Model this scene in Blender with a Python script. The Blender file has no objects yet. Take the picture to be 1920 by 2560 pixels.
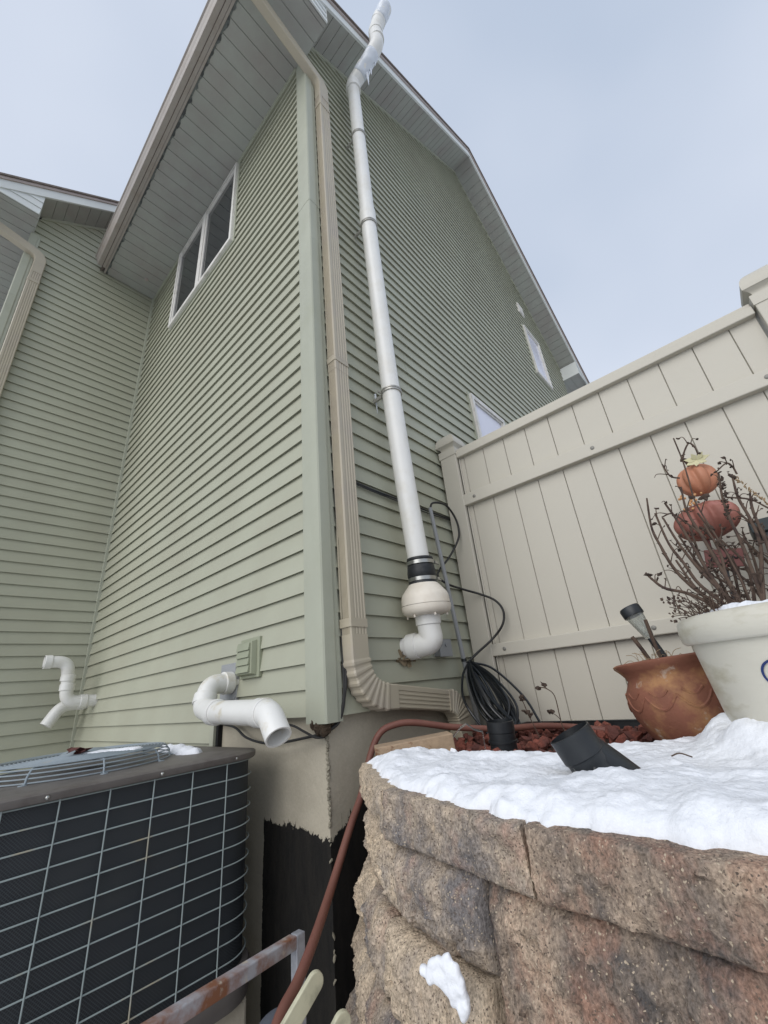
import bpy, bmesh, math, random
from mathutils import Vector, Matrix, noise
random.seed(7)
R = math.radians
PI = math.pi
sc = bpy.context.scene
C = sc.collection

# ------------------------------------------------------------------ camera
cam = bpy.data.cameras.new('camera')
cam.sensor_fit = 'HORIZONTAL'
cam.sensor_width = 36.0
cam.lens = 36.0 * 1017.6 / 1920.0
cam.clip_start = 0.02
cam.clip_end = 500
co = bpy.data.objects.new('camera', cam)
C.objects.link(co)
bx_ = Vector((0.73228866, 0.67481027, -0.09156647))
by_ = Vector((0.32832798, -0.2320521, 0.91561594))
bz_ = Vector((0.59661885, -0.70055901, -0.39148822))
co.matrix_world = Matrix(((bx_.x, by_.x, bz_.x, 1.4763), (bx_.y, by_.y, bz_.y, -1.1427), (bx_.z, by_.z, bz_.z, 0.0860), (0, 0, 0, 1)))
sc.camera = co

# ------------------------------------------------------------------ sky, sun, exposure
w = bpy.data.worlds.new('World')
sc.world = w
w.use_nodes = True
nt = w.node_tree
nt.nodes.clear()
wo = nt.nodes.new('ShaderNodeOutputWorld')
bg = nt.nodes.new('ShaderNodeBackground')
sky = nt.nodes.new('ShaderNodeTexSky')
sky.sky_type = 'NISHITA'
sky.sun_disc = False
sky.sun_elevation = R(35)
sky.sun_rotation = R(155)
sky.air_density = 1.0
sky.dust_density = 3.0
sky.ozone_density = 1.0
tc = nt.nodes.new('ShaderNodeTexCoord')
nz = nt.nodes.new('ShaderNodeTexNoise')
nz.inputs['Scale'].default_value = 1.7
nz.inputs['Detail'].default_value = 3
nz.inputs['Roughness'].default_value = 0.45
rmp = nt.nodes.new('ShaderNodeValToRGB')       # the flat winter cloud layer
rmp.color_ramp.elements[0].position = 0.3
rmp.color_ramp.elements[0].color = (4.5, 5.25, 6.5, 1)
rmp.color_ramp.elements[1].position = 0.7
rmp.color_ramp.elements[1].color = (6.2, 6.75, 7.8, 1)
mix = nt.nodes.new('ShaderNodeMixRGB')
mix.inputs[0].default_value = 0.90
bg.inputs[1].default_value = 0.1
nt.links.new(tc.outputs['Generated'], nz.inputs['Vector'])
nt.links.new(nz.outputs['Fac'], rmp.inputs[0])
nt.links.new(sky.outputs[0], mix.inputs[1])
nt.links.new(rmp.outputs[0], mix.inputs[2])
nt.links.new(mix.outputs[0], bg.inputs[0])
nt.links.new(bg.outputs[0], wo.inputs[0])

sun = bpy.data.lights.new('sun', 'SUN')
sun.energy = 1.5
sun.angle = R(60)
sun.color = (1.0, 0.975, 0.94)
so = bpy.data.objects.new('sun', sun)
C.objects.link(so)
sd = Vector((0.06, -0.84, 0.54))
so.rotation_euler = sd.to_track_quat('Z', 'Y').to_euler()
so.location = (3, -3, 9)
sc.view_settings.view_transform = 'Standard'
sc.view_settings.look = 'None'
sc.view_settings.exposure = 0.26
sc.view_settings.gamma = 1.0

# ------------------------------------------------------------------ materials
MATS = {}


def lin(c):
    return tuple(((v / 255) / 12.92 if v / 255 <= 0.04045 else (((v / 255) + 0.055) / 1.055) ** 2.4) for v in c)


def mat(name, rgb, rough=0.5, var=0.08, scale=6, bump=0.0, bscale=60, metal=0.0, rgb2=None, cover=0.5, soft=0.12,
        cscale=8, spec=0.4, grain=0.0, stretch=None, ior=None, trans=0.0, coat=0.0, detail=6, rgb3=None, cover3=0.6, cscale3=30, soft3=0.05):
    m = bpy.data.materials.new(name)
    m.use_nodes = True
    n = m.node_tree
    b = n.nodes['Principled BSDF']
    b.inputs['Roughness'].default_value = rough
    b.inputs['Metallic'].default_value = metal
    b.inputs['Specular IOR Level'].default_value = spec
    b.inputs['Coat Weight'].default_value = coat
    b.inputs['Transmission Weight'].default_value = trans
    if ior:
        b.inputs['IOR'].default_value = ior
    t = n.nodes.new('ShaderNodeTexCoord')
    src = t.outputs['Object']
    if stretch:
        mp = n.nodes.new('ShaderNodeMapping')
        mp.inputs['Scale'].default_value = stretch
        n.links.new(src, mp.inputs[0])
        src = mp.outputs[0]

    def noise_(s, d=4, r=0.55):
        q = n.nodes.new('ShaderNodeTexNoise')
        q.inputs['Scale'].default_value = s
        q.inputs['Detail'].default_value = d
        q.inputs['Roughness'].default_value = r
        n.links.new(src, q.inputs['Vector'])
        return q.outputs['Fac']

    def ramp(fac, p0, c0, p1, c1):
        q = n.nodes.new('ShaderNodeValToRGB')
        e = q.color_ramp.elements
        e[0].position = max(0, p0)
        e[0].color = c0
        e[1].position = min(1, p1)
        e[1].color = c1
        n.links.new(fac, q.inputs[0])
        return q.outputs[0]
    c = lin(rgb)
    k0 = tuple(max(0, v * (1 - var)) for v in c) + (1,)
    k1 = tuple(min(1, v * (1 + var)) for v in c) + (1,)
    col = ramp(noise_(scale), 0.3, k0, 0.7, k1)

    def blend(col, c2, cov, sf, s):
        f = ramp(noise_(s, 6, 0.62), 1 - cov - sf, (0, 0, 0, 1), 1 - cov + sf, (1, 1, 1, 1))
        mx = n.nodes.new('ShaderNodeMixRGB')
        n.links.new(f, mx.inputs[0])
        n.links.new(col, mx.inputs[1])
        mx.inputs[2].default_value = lin(c2) + (1,)
        return mx.outputs[0]
    if rgb2:
        col = blend(col, rgb2, cover, soft, cscale)
    if rgb3:
        col = blend(col, rgb3, cover3, soft3, cscale3)
    if grain:
        g = ramp(noise_(bscale * 1.7, 3, 0.7), 0.3, (1 - grain,) * 3 + (1,), 0.7, (1 + grain,) * 3 + (1,))
        mx = n.nodes.new('ShaderNodeMixRGB')
        mx.blend_type = 'MULTIPLY'
        mx.inputs[0].default_value = 1
        n.links.new(col, mx.inputs[1])
        n.links.new(g, mx.inputs[2])
        col = mx.outputs[0]
    n.links.new(col, b.inputs['Base Color'])
    if bump:
        bp = n.nodes.new('ShaderNodeBump')
        bp.inputs['Strength'].default_value = 1.0
        bp.inputs['Distance'].default_value = bump
        n.links.new(noise_(bscale, detail, 0.6), bp.inputs['Height'])
        n.links.new(bp.outputs[0], b.inputs['Normal'])
    MATS[name] = m
    return m


SIDING = mat('siding', (169, 170, 151), 0.48, 0.06, 1.6, 0.0006, 90, spec=0.35, rgb2=(163, 162, 143), cover=0.42, cscale=2.3, soft=0.2)
TRIM = mat('sage_trim', (166, 168, 151), 0.42, 0.05, 3, 0.0004, 70, rgb2=(160, 162, 143), cover=0.36, cscale=4)
LOUV = mat('vent_green', (148, 152, 130), 0.5, 0.06, 8)
SOFFIT = mat('soffit', (162, 164, 157), 0.6, 0.06, 2.0, 0.0005, 60, rgb2=(155, 151, 146), cover=0.45, cscale=3, soft=0.15)
MILDEW = mat('mildew', (84, 86, 86), 0.9, 0.2, 12, 0, rgb2=(112, 116, 114), cover=0.5, cscale=14, soft=0.05)
RAKE = mat('rake_trim', (214, 217, 214), 0.5, 0.05, 3)
RAKEDGE = mat('drip_edge', (172, 160, 154), 0.6, 0.08, 8)
SHINGLE = mat('shingle', (116, 107, 101), 0.95, 0.25, 20, 0.004, 60, grain=0.3)
GUTTER = mat('gutter_paint', (160, 152, 144), 0.42, 0.06, 3, 0.0004, 40, rgb2=(148, 137, 127), cover=0.4, cscale=6, spec=0.5)
DOWNSP = mat('downspout_paint', (173, 164, 144), 0.4, 0.05, 2.5, 0.0004, 40, rgb2=(166, 156, 143), cover=0.4, cscale=3, spec=0.5)
WHITEV = mat('vinyl_frame', (216, 213, 206), 0.45, 0.05, 5, rgb2=(172, 169, 160), cover=0.35, cscale=7)
GLASS = mat('window_glass', (30, 34, 38), 0.06, 0.05, 3, spec=0.7)
PVC = mat('white_pvc', (222, 221, 216), 0.32, 0.025, 5, 0.0003, 30, spec=0.45, rgb2=(208, 204, 192), cover=0.33, cscale=7, soft=0.18)
PVCOLD = mat('stained_pvc', (222, 221, 216), 0.35, 0.03, 5, 0.0003, 30, rgb2=(196, 186, 160), cover=0.36, cscale=11, soft=0.1)
FANW = mat('fan_housing', (222, 214, 200), 0.42, 0.03, 9, 0.0004, 50, rgb2=(206, 194, 176), cover=0.36, cscale=9, soft=0.15)
RUBBER = mat('black_rubber', (34, 36, 38), 0.5, 0.1, 20, 0.0005, 90, rgb2=(52, 53, 55), cover=0.4, cscale=20)
STEEL = mat('steel_band', (168, 168, 164), 0.3, 0.08, 30, 0.0003, 80, metal=0.9)
DULL = mat('dull_steel', (172, 170, 164), 0.45, 0.2, 60, 0.0005, 90, metal=0.7)
BOLT = mat('bolt_head', (132, 130, 124), 0.5, 0.1, 60, metal=0.3)
ICE = mat('ice', (228, 233, 240), 0.16, 0.03, 10, 0.0015, 60, trans=0.18, ior=1.31, spec=0.6)
PALEPANE = mat('pale_pane', (216, 216, 228), 0.12, 0.03, 2, spec=0.7)  # pale lavender-white set as the pane's own colour, nothing modelled behind it
CONDUIT = mat('grey_conduit', (148, 150, 151), 0.5, 0.05, 8, 0.0003, 40)
CABLE = mat('black_cable', (24, 27, 30), 0.28, 0.15, 20, 0.0005, 90, spec=0.6)
DCABLE = mat('dark_cable', (44, 43, 42), 0.5, 0.15, 20)
FENCE = mat('tan_vinyl', (190, 185, 172), 0.46, 0.035, 1.6, 0.0006, 120, spec=0.35, rgb2=(185, 180, 167), cover=0.42, cscale=1.6, soft=0.2)
CONCRETE = mat('parged_concrete', (182, 174, 156), 0.85, 0.07, 4, 0.0015, 60, rgb2=(164, 156, 139), cover=0.38, cscale=3.5, soft=0.15, grain=0.06, rgb3=(96, 84, 68), cover3=0.26, cscale3=24, soft3=0.03)
MORTAR = mat('mortar', (142, 136, 120), 0.9, 0.2, 40, 0.003, 90)
STAIN = mat('brown_sealant', (122, 108, 86), 0.9, 0.2, 30)
FOAM = mat('brown_foam', (66, 54, 42), 0.95, 0.3, 25, 0.006, 40)
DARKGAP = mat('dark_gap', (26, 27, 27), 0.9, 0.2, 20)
ACGREY = mat('ac_cabinet', (104, 99, 95), 0.5, 0.08, 9, 0.0006, 80, rgb2=(90, 84, 80), cover=0.42, cscale=12, soft=0.1, rgb3=(136, 132, 128), cover3=0.26, cscale3=40)
WIRE = mat('coated_wire', (150, 161, 160), 0.42, 0.08, 12, rgb2=(176, 160, 128), cover=0.36, cscale=5, soft=0.06)
GUARD = mat('guard_wire', (140, 150, 156), 0.42, 0.08, 9, rgb2=(168, 158, 138), cover=0.32, cscale=7, soft=0.05)
COPPER = mat('leaf_brown', (84, 44, 38), 0.7, 0.2, 40)
SNOW = mat('snow', (233, 235, 239), 0.7, 0.015, 5, 0.0045, 55, spec=0.2, grain=0.03, detail=10)
HOSE = mat('red_hose', (120, 80, 69), 0.55, 0.07, 9, 0.0006, 60, rgb2=(114, 72, 64), cover=0.4, cscale=14)
LAVA = mat('lava_rock', (122, 70, 58), 0.95, 0.3, 28, 0.004, 90, rgb2=(92, 58, 52), cover=0.5, cscale=12, soft=0.08, rgb3=(158, 104, 84), cover3=0.34, cscale3=16, grain=0.2)
SOIL = mat('soil', (70, 52, 44), 0.98, 0.3, 20, 0.006, 60, grain=0.25)
GROUND = mat('snowy_ground', (204, 204, 204), 0.8, 0.04, 3, 0.006, 30, grain=0.2)
TERRA = mat('terracotta', (130, 84, 66), 0.75, 0.12, 12, 0.002, 60, rgb2=(164, 122, 84), cover=0.42, cscale=9, soft=0.08, rgb3=(178, 158, 142), cover3=0.33, cscale3=17, soft3=0.04)
CREAM = mat('cream_glaze', (204, 200, 186), 0.42, 0.04, 5, 0.001, 30, rgb2=(178, 172, 150), cover=0.38, cscale=7, soft=0.1, stretch=(1, 1, 2.4))
INK = mat('blue_glaze', (40, 56, 104), 0.35, 0.1, 10)
TWIG = mat('dry_stem', (92, 76, 64), 0.9, 0.25, 30, 0.0015, 120, rgb2=(56, 44, 40), cover=0.45, cscale=30)
LEAFD = mat('dead_leaf', (70, 58, 50), 0.95, 0.3, 40)
TANLEAF = mat('tan_leaf', (150, 128, 100), 0.9, 0.2, 40)
PUMPK = mat('orange_metal', (176, 120, 92), 0.5, 0.08, 14, 0.001, 60, rgb2=(172, 112, 84), cover=0.4, cscale=14)
BURG = mat('burgundy_metal', (138, 88, 76), 0.6, 0.12, 14, 0.002, 50, rgb2=(166, 116, 110), cover=0.34, cscale=14)
SIGNM = mat('maroon_board', (98, 58, 54), 0.7, 0.1, 20)
BLACKP = mat('black_plastic', (27, 30, 33), 0.42, 0.12, 8, 0.0006, 50, rgb2=(40, 44, 47), cover=0.4, cscale=10, soft=0.15, spec=0.5)
GREENB = mat('dark_green_metal', (30, 40, 42), 0.5, 0.1, 12)
CLEAR = mat('clear_plastic', (225, 228, 225), 0.08, 0.02, 8, 0.0006, 50, trans=0.9, ior=1.45)
LEAFC = mat('cream_leaf', (196, 190, 152), 0.6, 0.1, 40)
BERRY = mat('yellow_berry', (190, 142, 96), 0.4, 0.1, 40)
WOOD = mat('cut_wood', (160, 138, 114), 0.85, 0.12, 16, 0.0015, 60, rgb2=(112, 78, 54), cover=0.34, cscale=7, soft=0.06, stretch=(1, 5, 5))
GALV = mat('galvanised_tube', (178, 180, 186), 0.5, 0.07, 12, 0.0008, 60, metal=0.15, rgb2=(138, 94, 70), cover=0.50, cscale=9, soft=0.09, rgb3=(196, 186, 170), cover3=0.36, cscale3=22)
GALVC = mat('galvanised_clean', (170, 173, 180), 0.45, 0.07, 12, 0.0006, 60, metal=0.25, rgb2=(118, 120, 126), cover=0.4, cscale=8, soft=0.1)
LUGM = mat('cream_plastic', (190, 186, 160), 0.4, 0.08, 18, 0.001, 40, rgb2=(150, 148, 128), cover=0.4, cscale=22)
HUBM = mat('grey_plastic', (84, 88, 96), 0.6, 0.08, 14, 0.001, 60)


def stone_mat(name, base, b2, b3, c2=0.46, c3=0.4):
    m = mat(name, base, 0.93, 0.26, 34, 0.007, 130, rgb2=b2, cover=c2, cscale=9, soft=0.13, rgb3=b3, cover3=c3, cscale3=15, soft3=0.12, grain=0.5, spec=0.2, detail=10, stretch=(1, 1, 0.62))
    n = m.node_tree
    b = n.nodes['Principled BSDF']
    # pale and dark aggregate grains broken out of the split face
    v = n.nodes.new('ShaderNodeTexVoronoi')
    v.inputs['Scale'].default_value = 420
    t = [q for q in n.nodes if q.type == 'TEX_COORD'][0]
    n.links.new(t.outputs['Object'], v.inputs['Vector'])
    sp = n.nodes.new('ShaderNodeSeparateColor')
    n.links.new(v.outputs['Color'], sp.inputs[0])
    r1 = n.nodes.new('ShaderNodeMath'); r1.operation = 'GREATER_THAN'; r1.inputs[1].default_value = 0.975
    n.links.new(sp.outputs[0], r1.inputs[0])
    r2 = n.nodes.new('ShaderNodeMath'); r2.operation = 'GREATER_THAN'; r2.inputs[1].default_value = 0.955
    n.links.new(sp.outputs[1], r2.inputs[0])
    old = b.inputs['Base Color'].links[0].from_socket
    m1 = n.nodes.new('ShaderNodeMixRGB'); m1.inputs[2].default_value = lin((190, 174, 152)) + (1,)
    n.links.new(r1.outputs[0], m1.inputs[0]); n.links.new(old, m1.inputs[1])
    m2 = n.nodes.new('ShaderNodeMixRGB'); m2.inputs[2].default_value = lin((108, 96, 86)) + (1,)
    n.links.new(r2.outputs[0], m2.inputs[0]); n.links.new(m1.outputs[0], m2.inputs[1])
    n.links.new(m2.outputs[0], b.inputs['Base Color'])
    return m


ST = [stone_mat('stone_tan', (198, 180, 156), (176, 160, 142), (150, 141, 132), 0.46, 0.36),
      stone_mat('stone_mixed', (188, 170, 148), (122, 117, 115), (170, 142, 126), 0.5, 0.38),
      stone_mat('stone_rust', (176, 156, 136), (92, 88, 86), (158, 124, 106), 0.5, 0.42)]

# tar coating painted on the foundation: an edge with a shape of its own
def tar_mat():
    m = mat('tarred_concrete', (182, 174, 156), 0.85, 0.07, 4, 0.0015, 60, rgb2=(164, 156, 139), cover=0.38, cscale=3.5, soft=0.15, grain=0.06, rgb3=(96, 84, 68), cover3=0.25, cscale3=24, soft3=0.03)
    n = m.node_tree
    b = n.nodes['Principled BSDF']
    t = [q for q in n.nodes if q.type == 'TEX_COORD'][0]
    s = n.nodes.new('ShaderNodeSeparateXYZ')
    n.links.new(t.outputs['Object'], s.inputs[0])
    mp = n.nodes.new('ShaderNodeMapping'); mp.inputs['Scale'].default_value = (26, 26, 15)
    n.links.new(t.outputs['Object'], mp.inputs[0])
    q = n.nodes.new('ShaderNodeTexNoise'); q.inputs['Scale'].default_value = 1; q.inputs['Detail'].default_value = 5; q.inputs['Roughness'].default_value = 0.75
    n.links.new(mp.outputs[0], q.inputs['Vector'])
    def M(op, a, b_=None, v=None):
        k = n.nodes.new('ShaderNodeMath'); k.operation = op
        n.links.new(a, k.inputs[0])
        if b_ is not None: n.links.new(b_, k.inputs[1])
        if v is not None: k.inputs[1].default_value = v
        return k.outputs[0]
    # height of the edge: z < z0 + noise; falls with x near the corner; left edge at x0
    nn = M('MULTIPLY', M('SUBTRACT', q.outputs['Fac'], v=0.5), v=0.10)
    # top edge: lower towards the corner, higher again along the side wall
    xl = M('MULTIPLY', M('MAXIMUM', M('ADD', s.outputs['X'], v=0.10), v=0.0), v=-0.12)
    yl = M('MULTIPLY', M('MINIMUM', M('MAXIMUM', M('SUBTRACT', s.outputs['Y'], v=0.03), v=0.0), v=0.16), v=0.62)
    top = M('ADD', M('ADD', M('ADD', nn, xl), yl), v=-0.385)
    a = M('LESS_THAN', M('SUBTRACT', s.outputs['Z'], top), v=0.0)
    l = M('GREATER_THAN', M('ADD', s.outputs['X'], M('MULTIPLY', nn, v=0.3)), v=-0.345)
    mp3 = n.nodes.new('ShaderNodeMapping'); mp3.inputs['Scale'].default_value = (150, 150, 9); n.links.new(t.outputs['Object'], mp3.inputs[0])
    q3 = n.nodes.new('ShaderNodeTexNoise'); q3.inputs['Scale'].default_value = 1; q3.inputs['Detail'].default_value = 4; n.links.new(mp3.outputs[0], q3.inputs['Vector'])
    # thin brush strokes that run on above the painted edge
    hgt = M('SUBTRACT', s.outputs['Z'], top)
    st = M('LESS_THAN', M('ADD', M('MULTIPLY', hgt, v=3.2), M('MULTIPLY', q3.outputs['Fac'], v=-1.0)), v=-0.60)
    a = M('MAXIMUM', a, st)
    f = M('MULTIPLY', a, l)
    old = b.inputs['Base Color'].links[0].from_socket
    mp2 = n.nodes.new('ShaderNodeMapping'); mp2.inputs['Scale'].default_value = (30, 30, 7)
    n.links.new(t.outputs['Object'], mp2.inputs[0])
    q2 = n.nodes.new('ShaderNodeTexNoise'); q2.inputs['Scale'].default_value = 1; q2.inputs['Detail'].default_value = 8; q2.inputs['Roughness'].default_value = 0.7
    n.links.new(mp2.outputs[0], q2.inputs['Vector'])
    rp = n.nodes.new('ShaderNodeValToRGB'); rp.color_ramp.elements[0].position = 0.38; rp.color_ramp.elements[0].color = lin((20, 19, 18)) + (1,); rp.color_ramp.elements[1].position = 0.72; rp.color_ramp.elements[1].color = lin((38, 35, 31)) + (1,)
    n.links.new(q2.outputs['Fac'], rp.inputs[0])
    mx = n.nodes.new('ShaderNodeMixRGB'); n.links.new(rp.outputs[0], mx.inputs[2])
    n.links.new(f, mx.inputs[0]); n.links.new(old, mx.inputs[1]); n.links.new(mx.outputs[0], b.inputs['Base Color'])
    r = n.nodes.new('ShaderNodeMapRange'); r.inputs['To Min'].default_value = 0.85; r.inputs['To Max'].default_value = 0.8
    n.links.new(f, r.inputs['Value']); n.links.new(r.outputs[0], b.inputs['Roughness'])
    return m
TAR = tar_mat()

# fine diamond mesh / coil fins of the condenser
def coil_mat():
    m = mat('condenser_coil', (30, 33, 38), 0.6, 0.25, 10, rgb2=(46, 47, 47), cover=0.4, cscale=7, soft=0.15)
    n = m.node_tree
    b = n.nodes['Principled BSDF']
    t = [q for q in n.nodes if q.type == 'TEX_COORD'][0]
    outs = []
    s = n.nodes.new('ShaderNodeSeparateXYZ'); n.links.new(t.outputs['Object'], s.inputs[0])
    sm = n.nodes.new('ShaderNodeMath'); sm.operation = 'ADD'; n.links.new(s.outputs['X'], sm.inputs[0]); n.links.new(s.outputs['Y'], sm.inputs[1])
    for sg in (1, -1):
        k = n.nodes.new('ShaderNodeMath'); k.operation = 'MULTIPLY'; k.inputs[1].default_value = sg; n.links.new(s.outputs['Z'], k.inputs[0])
        a = n.nodes.new('ShaderNodeMath'); a.operation = 'ADD'; n.links.new(k.outputs[0], a.inputs[0]); n.links.new(sm.outputs[0], a.inputs[1])
        f = n.nodes.new('ShaderNodeMath'); f.operation = 'MULTIPLY'; f.inputs[1].default_value = 120; n.links.new(a.outputs[0], f.inputs[0])
        g = n.nodes.new('ShaderNodeMath'); g.operation = 'FRACT'; n.links.new(f.outputs[0], g.inputs[0])
        h = n.nodes.new('ShaderNodeMath'); h.operation = 'LESS_THAN'; h.inputs[1].default_value = 0.26; n.links.new(g.outputs[0], h.inputs[0])
        outs.append(h.outputs[0])
    mm = n.nodes.new('ShaderNodeMath'); mm.operation = 'MAXIMUM'; n.links.new(outs[0], mm.inputs[0]); n.links.new(outs[1], mm.inputs[1])
    old = b.inputs['Base Color'].links[0].from_socket
    mx = n.nodes.new('ShaderNodeMixRGB'); mx.inputs[2].default_value = lin((56, 61, 64)) + (1,)
    n.links.new(mm.outputs[0], mx.inputs[0]); n.links.new(old, mx.inputs[1]); n.links.new(mx.outputs[0], b.inputs['Base Color'])
    return m
COIL = coil_mat()

# ------------------------------------------------------------------ mesh builder
class MB:
    def __init__(s):
        s.v = []; s.f = []
    def face(s, pts):
        i = len(s.v); s.v += [Vector(p) for p in pts]; s.f.append(tuple(range(i, i + len(pts))))
    def box(s, a, b, M=None):
        x0, y0, z0 = [min(a[i], b[i]) for i in range(3)]; x1, y1, z1 = [max(a[i], b[i]) for i in range(3)]
        P = [Vector(p) for p in ((x0, y0, z0), (x1, y0, z0), (x1, y1, z0), (x0, y1, z0), (x0, y0, z1), (x1, y0, z1), (x1, y1, z1), (x0, y1, z1))]
        if M: P = [M @ p for p in P]
        i = len(s.v); s.v += P
        for q in ((0, 3, 2, 1), (4, 5, 6, 7), (0, 1, 5, 4), (1, 2, 6, 5), (2, 3, 7, 6), (3, 0, 4, 7)): s.f.append(tuple(i + k for k in q))
        return s
    def loft(s, rings, caps=True, closed=False):
        n = len(rings[0]); i = len(s.v)
        for r in rings: s.v += [Vector(p) for p in r]
        m = len(rings)
        for a in range(m if closed else m - 1):
            a2 = (a + 1) % m
            for k in range(n):
                k2 = (k + 1) % n
                s.f.append((i + a * n + k, i + a * n + k2, i + a2 * n + k2, i + a2 * n + k))
        if caps and not closed:
            s.f.append(tuple(i + k for k in reversed(range(n)))); s.f.append(tuple(i + (m - 1) * n + k for k in range(n)))
        return s
    def prism(s, poly, fn, t0, t1):          # poly 2d -> fn(u, v, t)
        return s.loft([[fn(u, v, t0) for u, v in poly], [fn(u, v, t1) for u, v in poly]])
    def tube(s, path, r, seg=10, caps=True, closed=False, ell=None, up=None):
        path = [Vector(p) for p in path]; n = len(path)
        rr = r if isinstance(r, (list, tuple)) else [r] * n
        rings = []; prev = None
        for i, p in enumerate(path):
            if closed: d = path[(i + 1) % n] - path[i - 1]
            else: d = path[min(i + 1, n - 1)] - path[max(i - 1, 0)]
            d.normalize()
            if prev is None:
                a = Vector(up) if up else (Vector((0, 0, 1)) if abs(d.z) < 0.9 else Vector((1, 0, 0)))
                x = (a - d * a.dot(d)).normalized()
            else:
                x = (prev - d * prev.dot(d)).normalized()
            prev = x; y = d.cross(x)
            rings.append([p + x * math.cos(2 * PI * k / seg) * rr[i] * (ell[0] if ell else 1) + y * math.sin(2 * PI * k / seg) * rr[i] * (ell[1] if ell else 1) for k in range(seg)])
        return s.loft(rings, caps, closed)
    def sweep(s, path, prof, xs=None, ups=None, caps=True):      # prof 2d in (side, up)
        path = [Vector(p) for p in path]; n = len(path); rings = []
        for i, p in enumerate(path):
            d = (path[min(i + 1, n - 1)] - path[max(i - 1, 0)]).normalized()
            x = Vector(xs); x = (x - d * x.dot(d)).normalized(); y = d.cross(x)
            pr = prof(i) if callable(prof) else prof
            rings.append([p + x * u + y * v for u, v in pr])
        return s.loft(rings, caps)
    def lathe(s, prof, c, axis=(0, 0, 1), seg=40, cap=True, wob=None):
        c = Vector(c); ax = Vector(axis).normalized()
        a = Vector((1, 0, 0)) if abs(ax.x) < 0.9 else Vector((0, 1, 0))
        x = (a - ax * a.dot(ax)).normalized(); y = ax.cross(x)
        rings = []
        for r, h in prof:
            rings.append([c + ax * h + (x * math.cos(2 * PI * k / seg) + y * math.sin(2 * PI * k / seg)) * r * (wob(2 * PI * k / seg, h) if wob else 1) for k in range(seg)])
        return s.loft(rings, cap)
    def blob(s, c, r, sub=1, amp=0.3, seed=0, sq=(1, 1, 1)):
        bm = bmesh.new(); bmesh.ops.create_icosphere(bm, subdivisions=sub, radius=1)
        i = len(s.v); off = Vector((seed * 3.1, seed * 1.7, seed * 0.7))
        M = Matrix.Rotation(seed * 1.3, 3, 'X') @ Matrix.Rotation(seed * 2.1, 3, 'Z')
        for v in bm.verts:
            p = v.co * (1 + amp * noise.noise(v.co * 1.4 + off) * 2)
            p = M @ Vector((p.x * sq[0], p.y * sq[1], p.z * sq[2]))
            s.v.append(Vector(c) + p * r)
        for f in bm.faces: s.f.append(tuple(i + v.index for v in f.verts))
        bm.free(); return s


def setp(o, label=None, cat=None, group=None, kind=None):
    if label: o['label'] = label
    if cat: o['category'] = cat
    if group: o['group'] = group
    if kind: o['kind'] = kind
    return o


def empty(name, loc, label, cat, group=None):
    o = bpy.data.objects.new(name, None); C.objects.link(o); o.location = loc; o.empty_display_size = 0.05
    return setp(o, label, cat, group)


def wloc(o):
    v = Vector((0, 0, 0))
    while o is not None:
        v += o.location; o = o.parent
    return v


def obj(name, mb, material, parent=None, smooth=False, bevel=0, label=None, origin=None, bseg=2, angle=35):
    off = wloc(parent) if parent else Vector((0, 0, 0))
    og = Vector(origin) if origin is not None else off
    me = bpy.data.meshes.new(name)
    me.from_pydata([tuple(v - og) for v in mb.v], [], mb.f)
    bm = bmesh.new(); bm.from_mesh(me)
    bmesh.ops.remove_doubles(bm, verts=bm.verts, dist=1e-5)
    bmesh.ops.recalc_face_normals(bm, faces=bm.faces)
    bm.to_mesh(me); bm.free()
    me.materials.append(material)
    o = bpy.data.objects.new(name, me); C.objects.link(o)
    if parent: o.parent = parent
    o.location = og - off
    if bevel:
        b = o.modifiers.new('bevel', 'BEVEL'); b.width = bevel; b.segments = bseg; b.limit_method = 'ANGLE'; b.angle_limit = R(30)
    if smooth:
        me.shade_auto_smooth if False else None
        for p in me.polygons: p.use_smooth = True
        try:
            me.set_sharp_from_angle(angle=R(angle))
        except Exception:
            pass
    if label: o['label'] = label
    return o


def bez(P, n=8):
    """Catmull-Rom through the points."""
    P = [Vector(p) for p in P]; out = []
    Q = [P[0] * 2 - P[1]] + P + [P[-1] * 2 - P[-2]]
    for i in range(1, len(Q) - 2):
        a, b, c, d = Q[i - 1:i + 3]
        for k in range(n):
            t = k / n
            out.append(0.5 * ((2 * b) + (c - a) * t + (2 * a - 5 * b + 4 * c - d) * t * t + (3 * b - a - 3 * c + d) * t ** 3))
    out.append(P[-1]); return out


def fillet(P, r, n=8, lim=0.49):
    """polyline with rounded corners (radius list or number)."""
    P = [Vector(p) for p in P]; out = [P[0]]
    for i in range(1, len(P) - 1):
        rad = r[i - 1] if isinstance(r, (list, tuple)) else r
        a = (P[i - 1] - P[i]); b = (P[i + 1] - P[i]); la, lb = a.length, b.length; a.normalize(); b.normalize()
        th = a.angle(b); t = min(rad / math.tan(th / 2), la * lim, lb * lim)
        p0 = P[i] + a * t; p2 = P[i] + b * t
        for k in range(n + 1):
            u = k / n; out.append(p0 * (1 - u) ** 2 + P[i] * 2 * u * (1 - u) + p2 * u * u)
    out.append(P[-1]); return out

# ------------------------------------------------------------------ house
E = 0.1016            # siding exposure
W = 0.107             # plane of the gable side siding
EAVE = 5.33
OV = 0.60             # eave overhang
RO = 0.30             # rake overhang
RY = 3.175            # ridge distance from the front wall
def zr(y):            # wall/soffit line of the gable
    return 5.64 + 0.745 * y if y < RY else 5.64 + 0.745 * RY - 0.75 * (y - RY)


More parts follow.
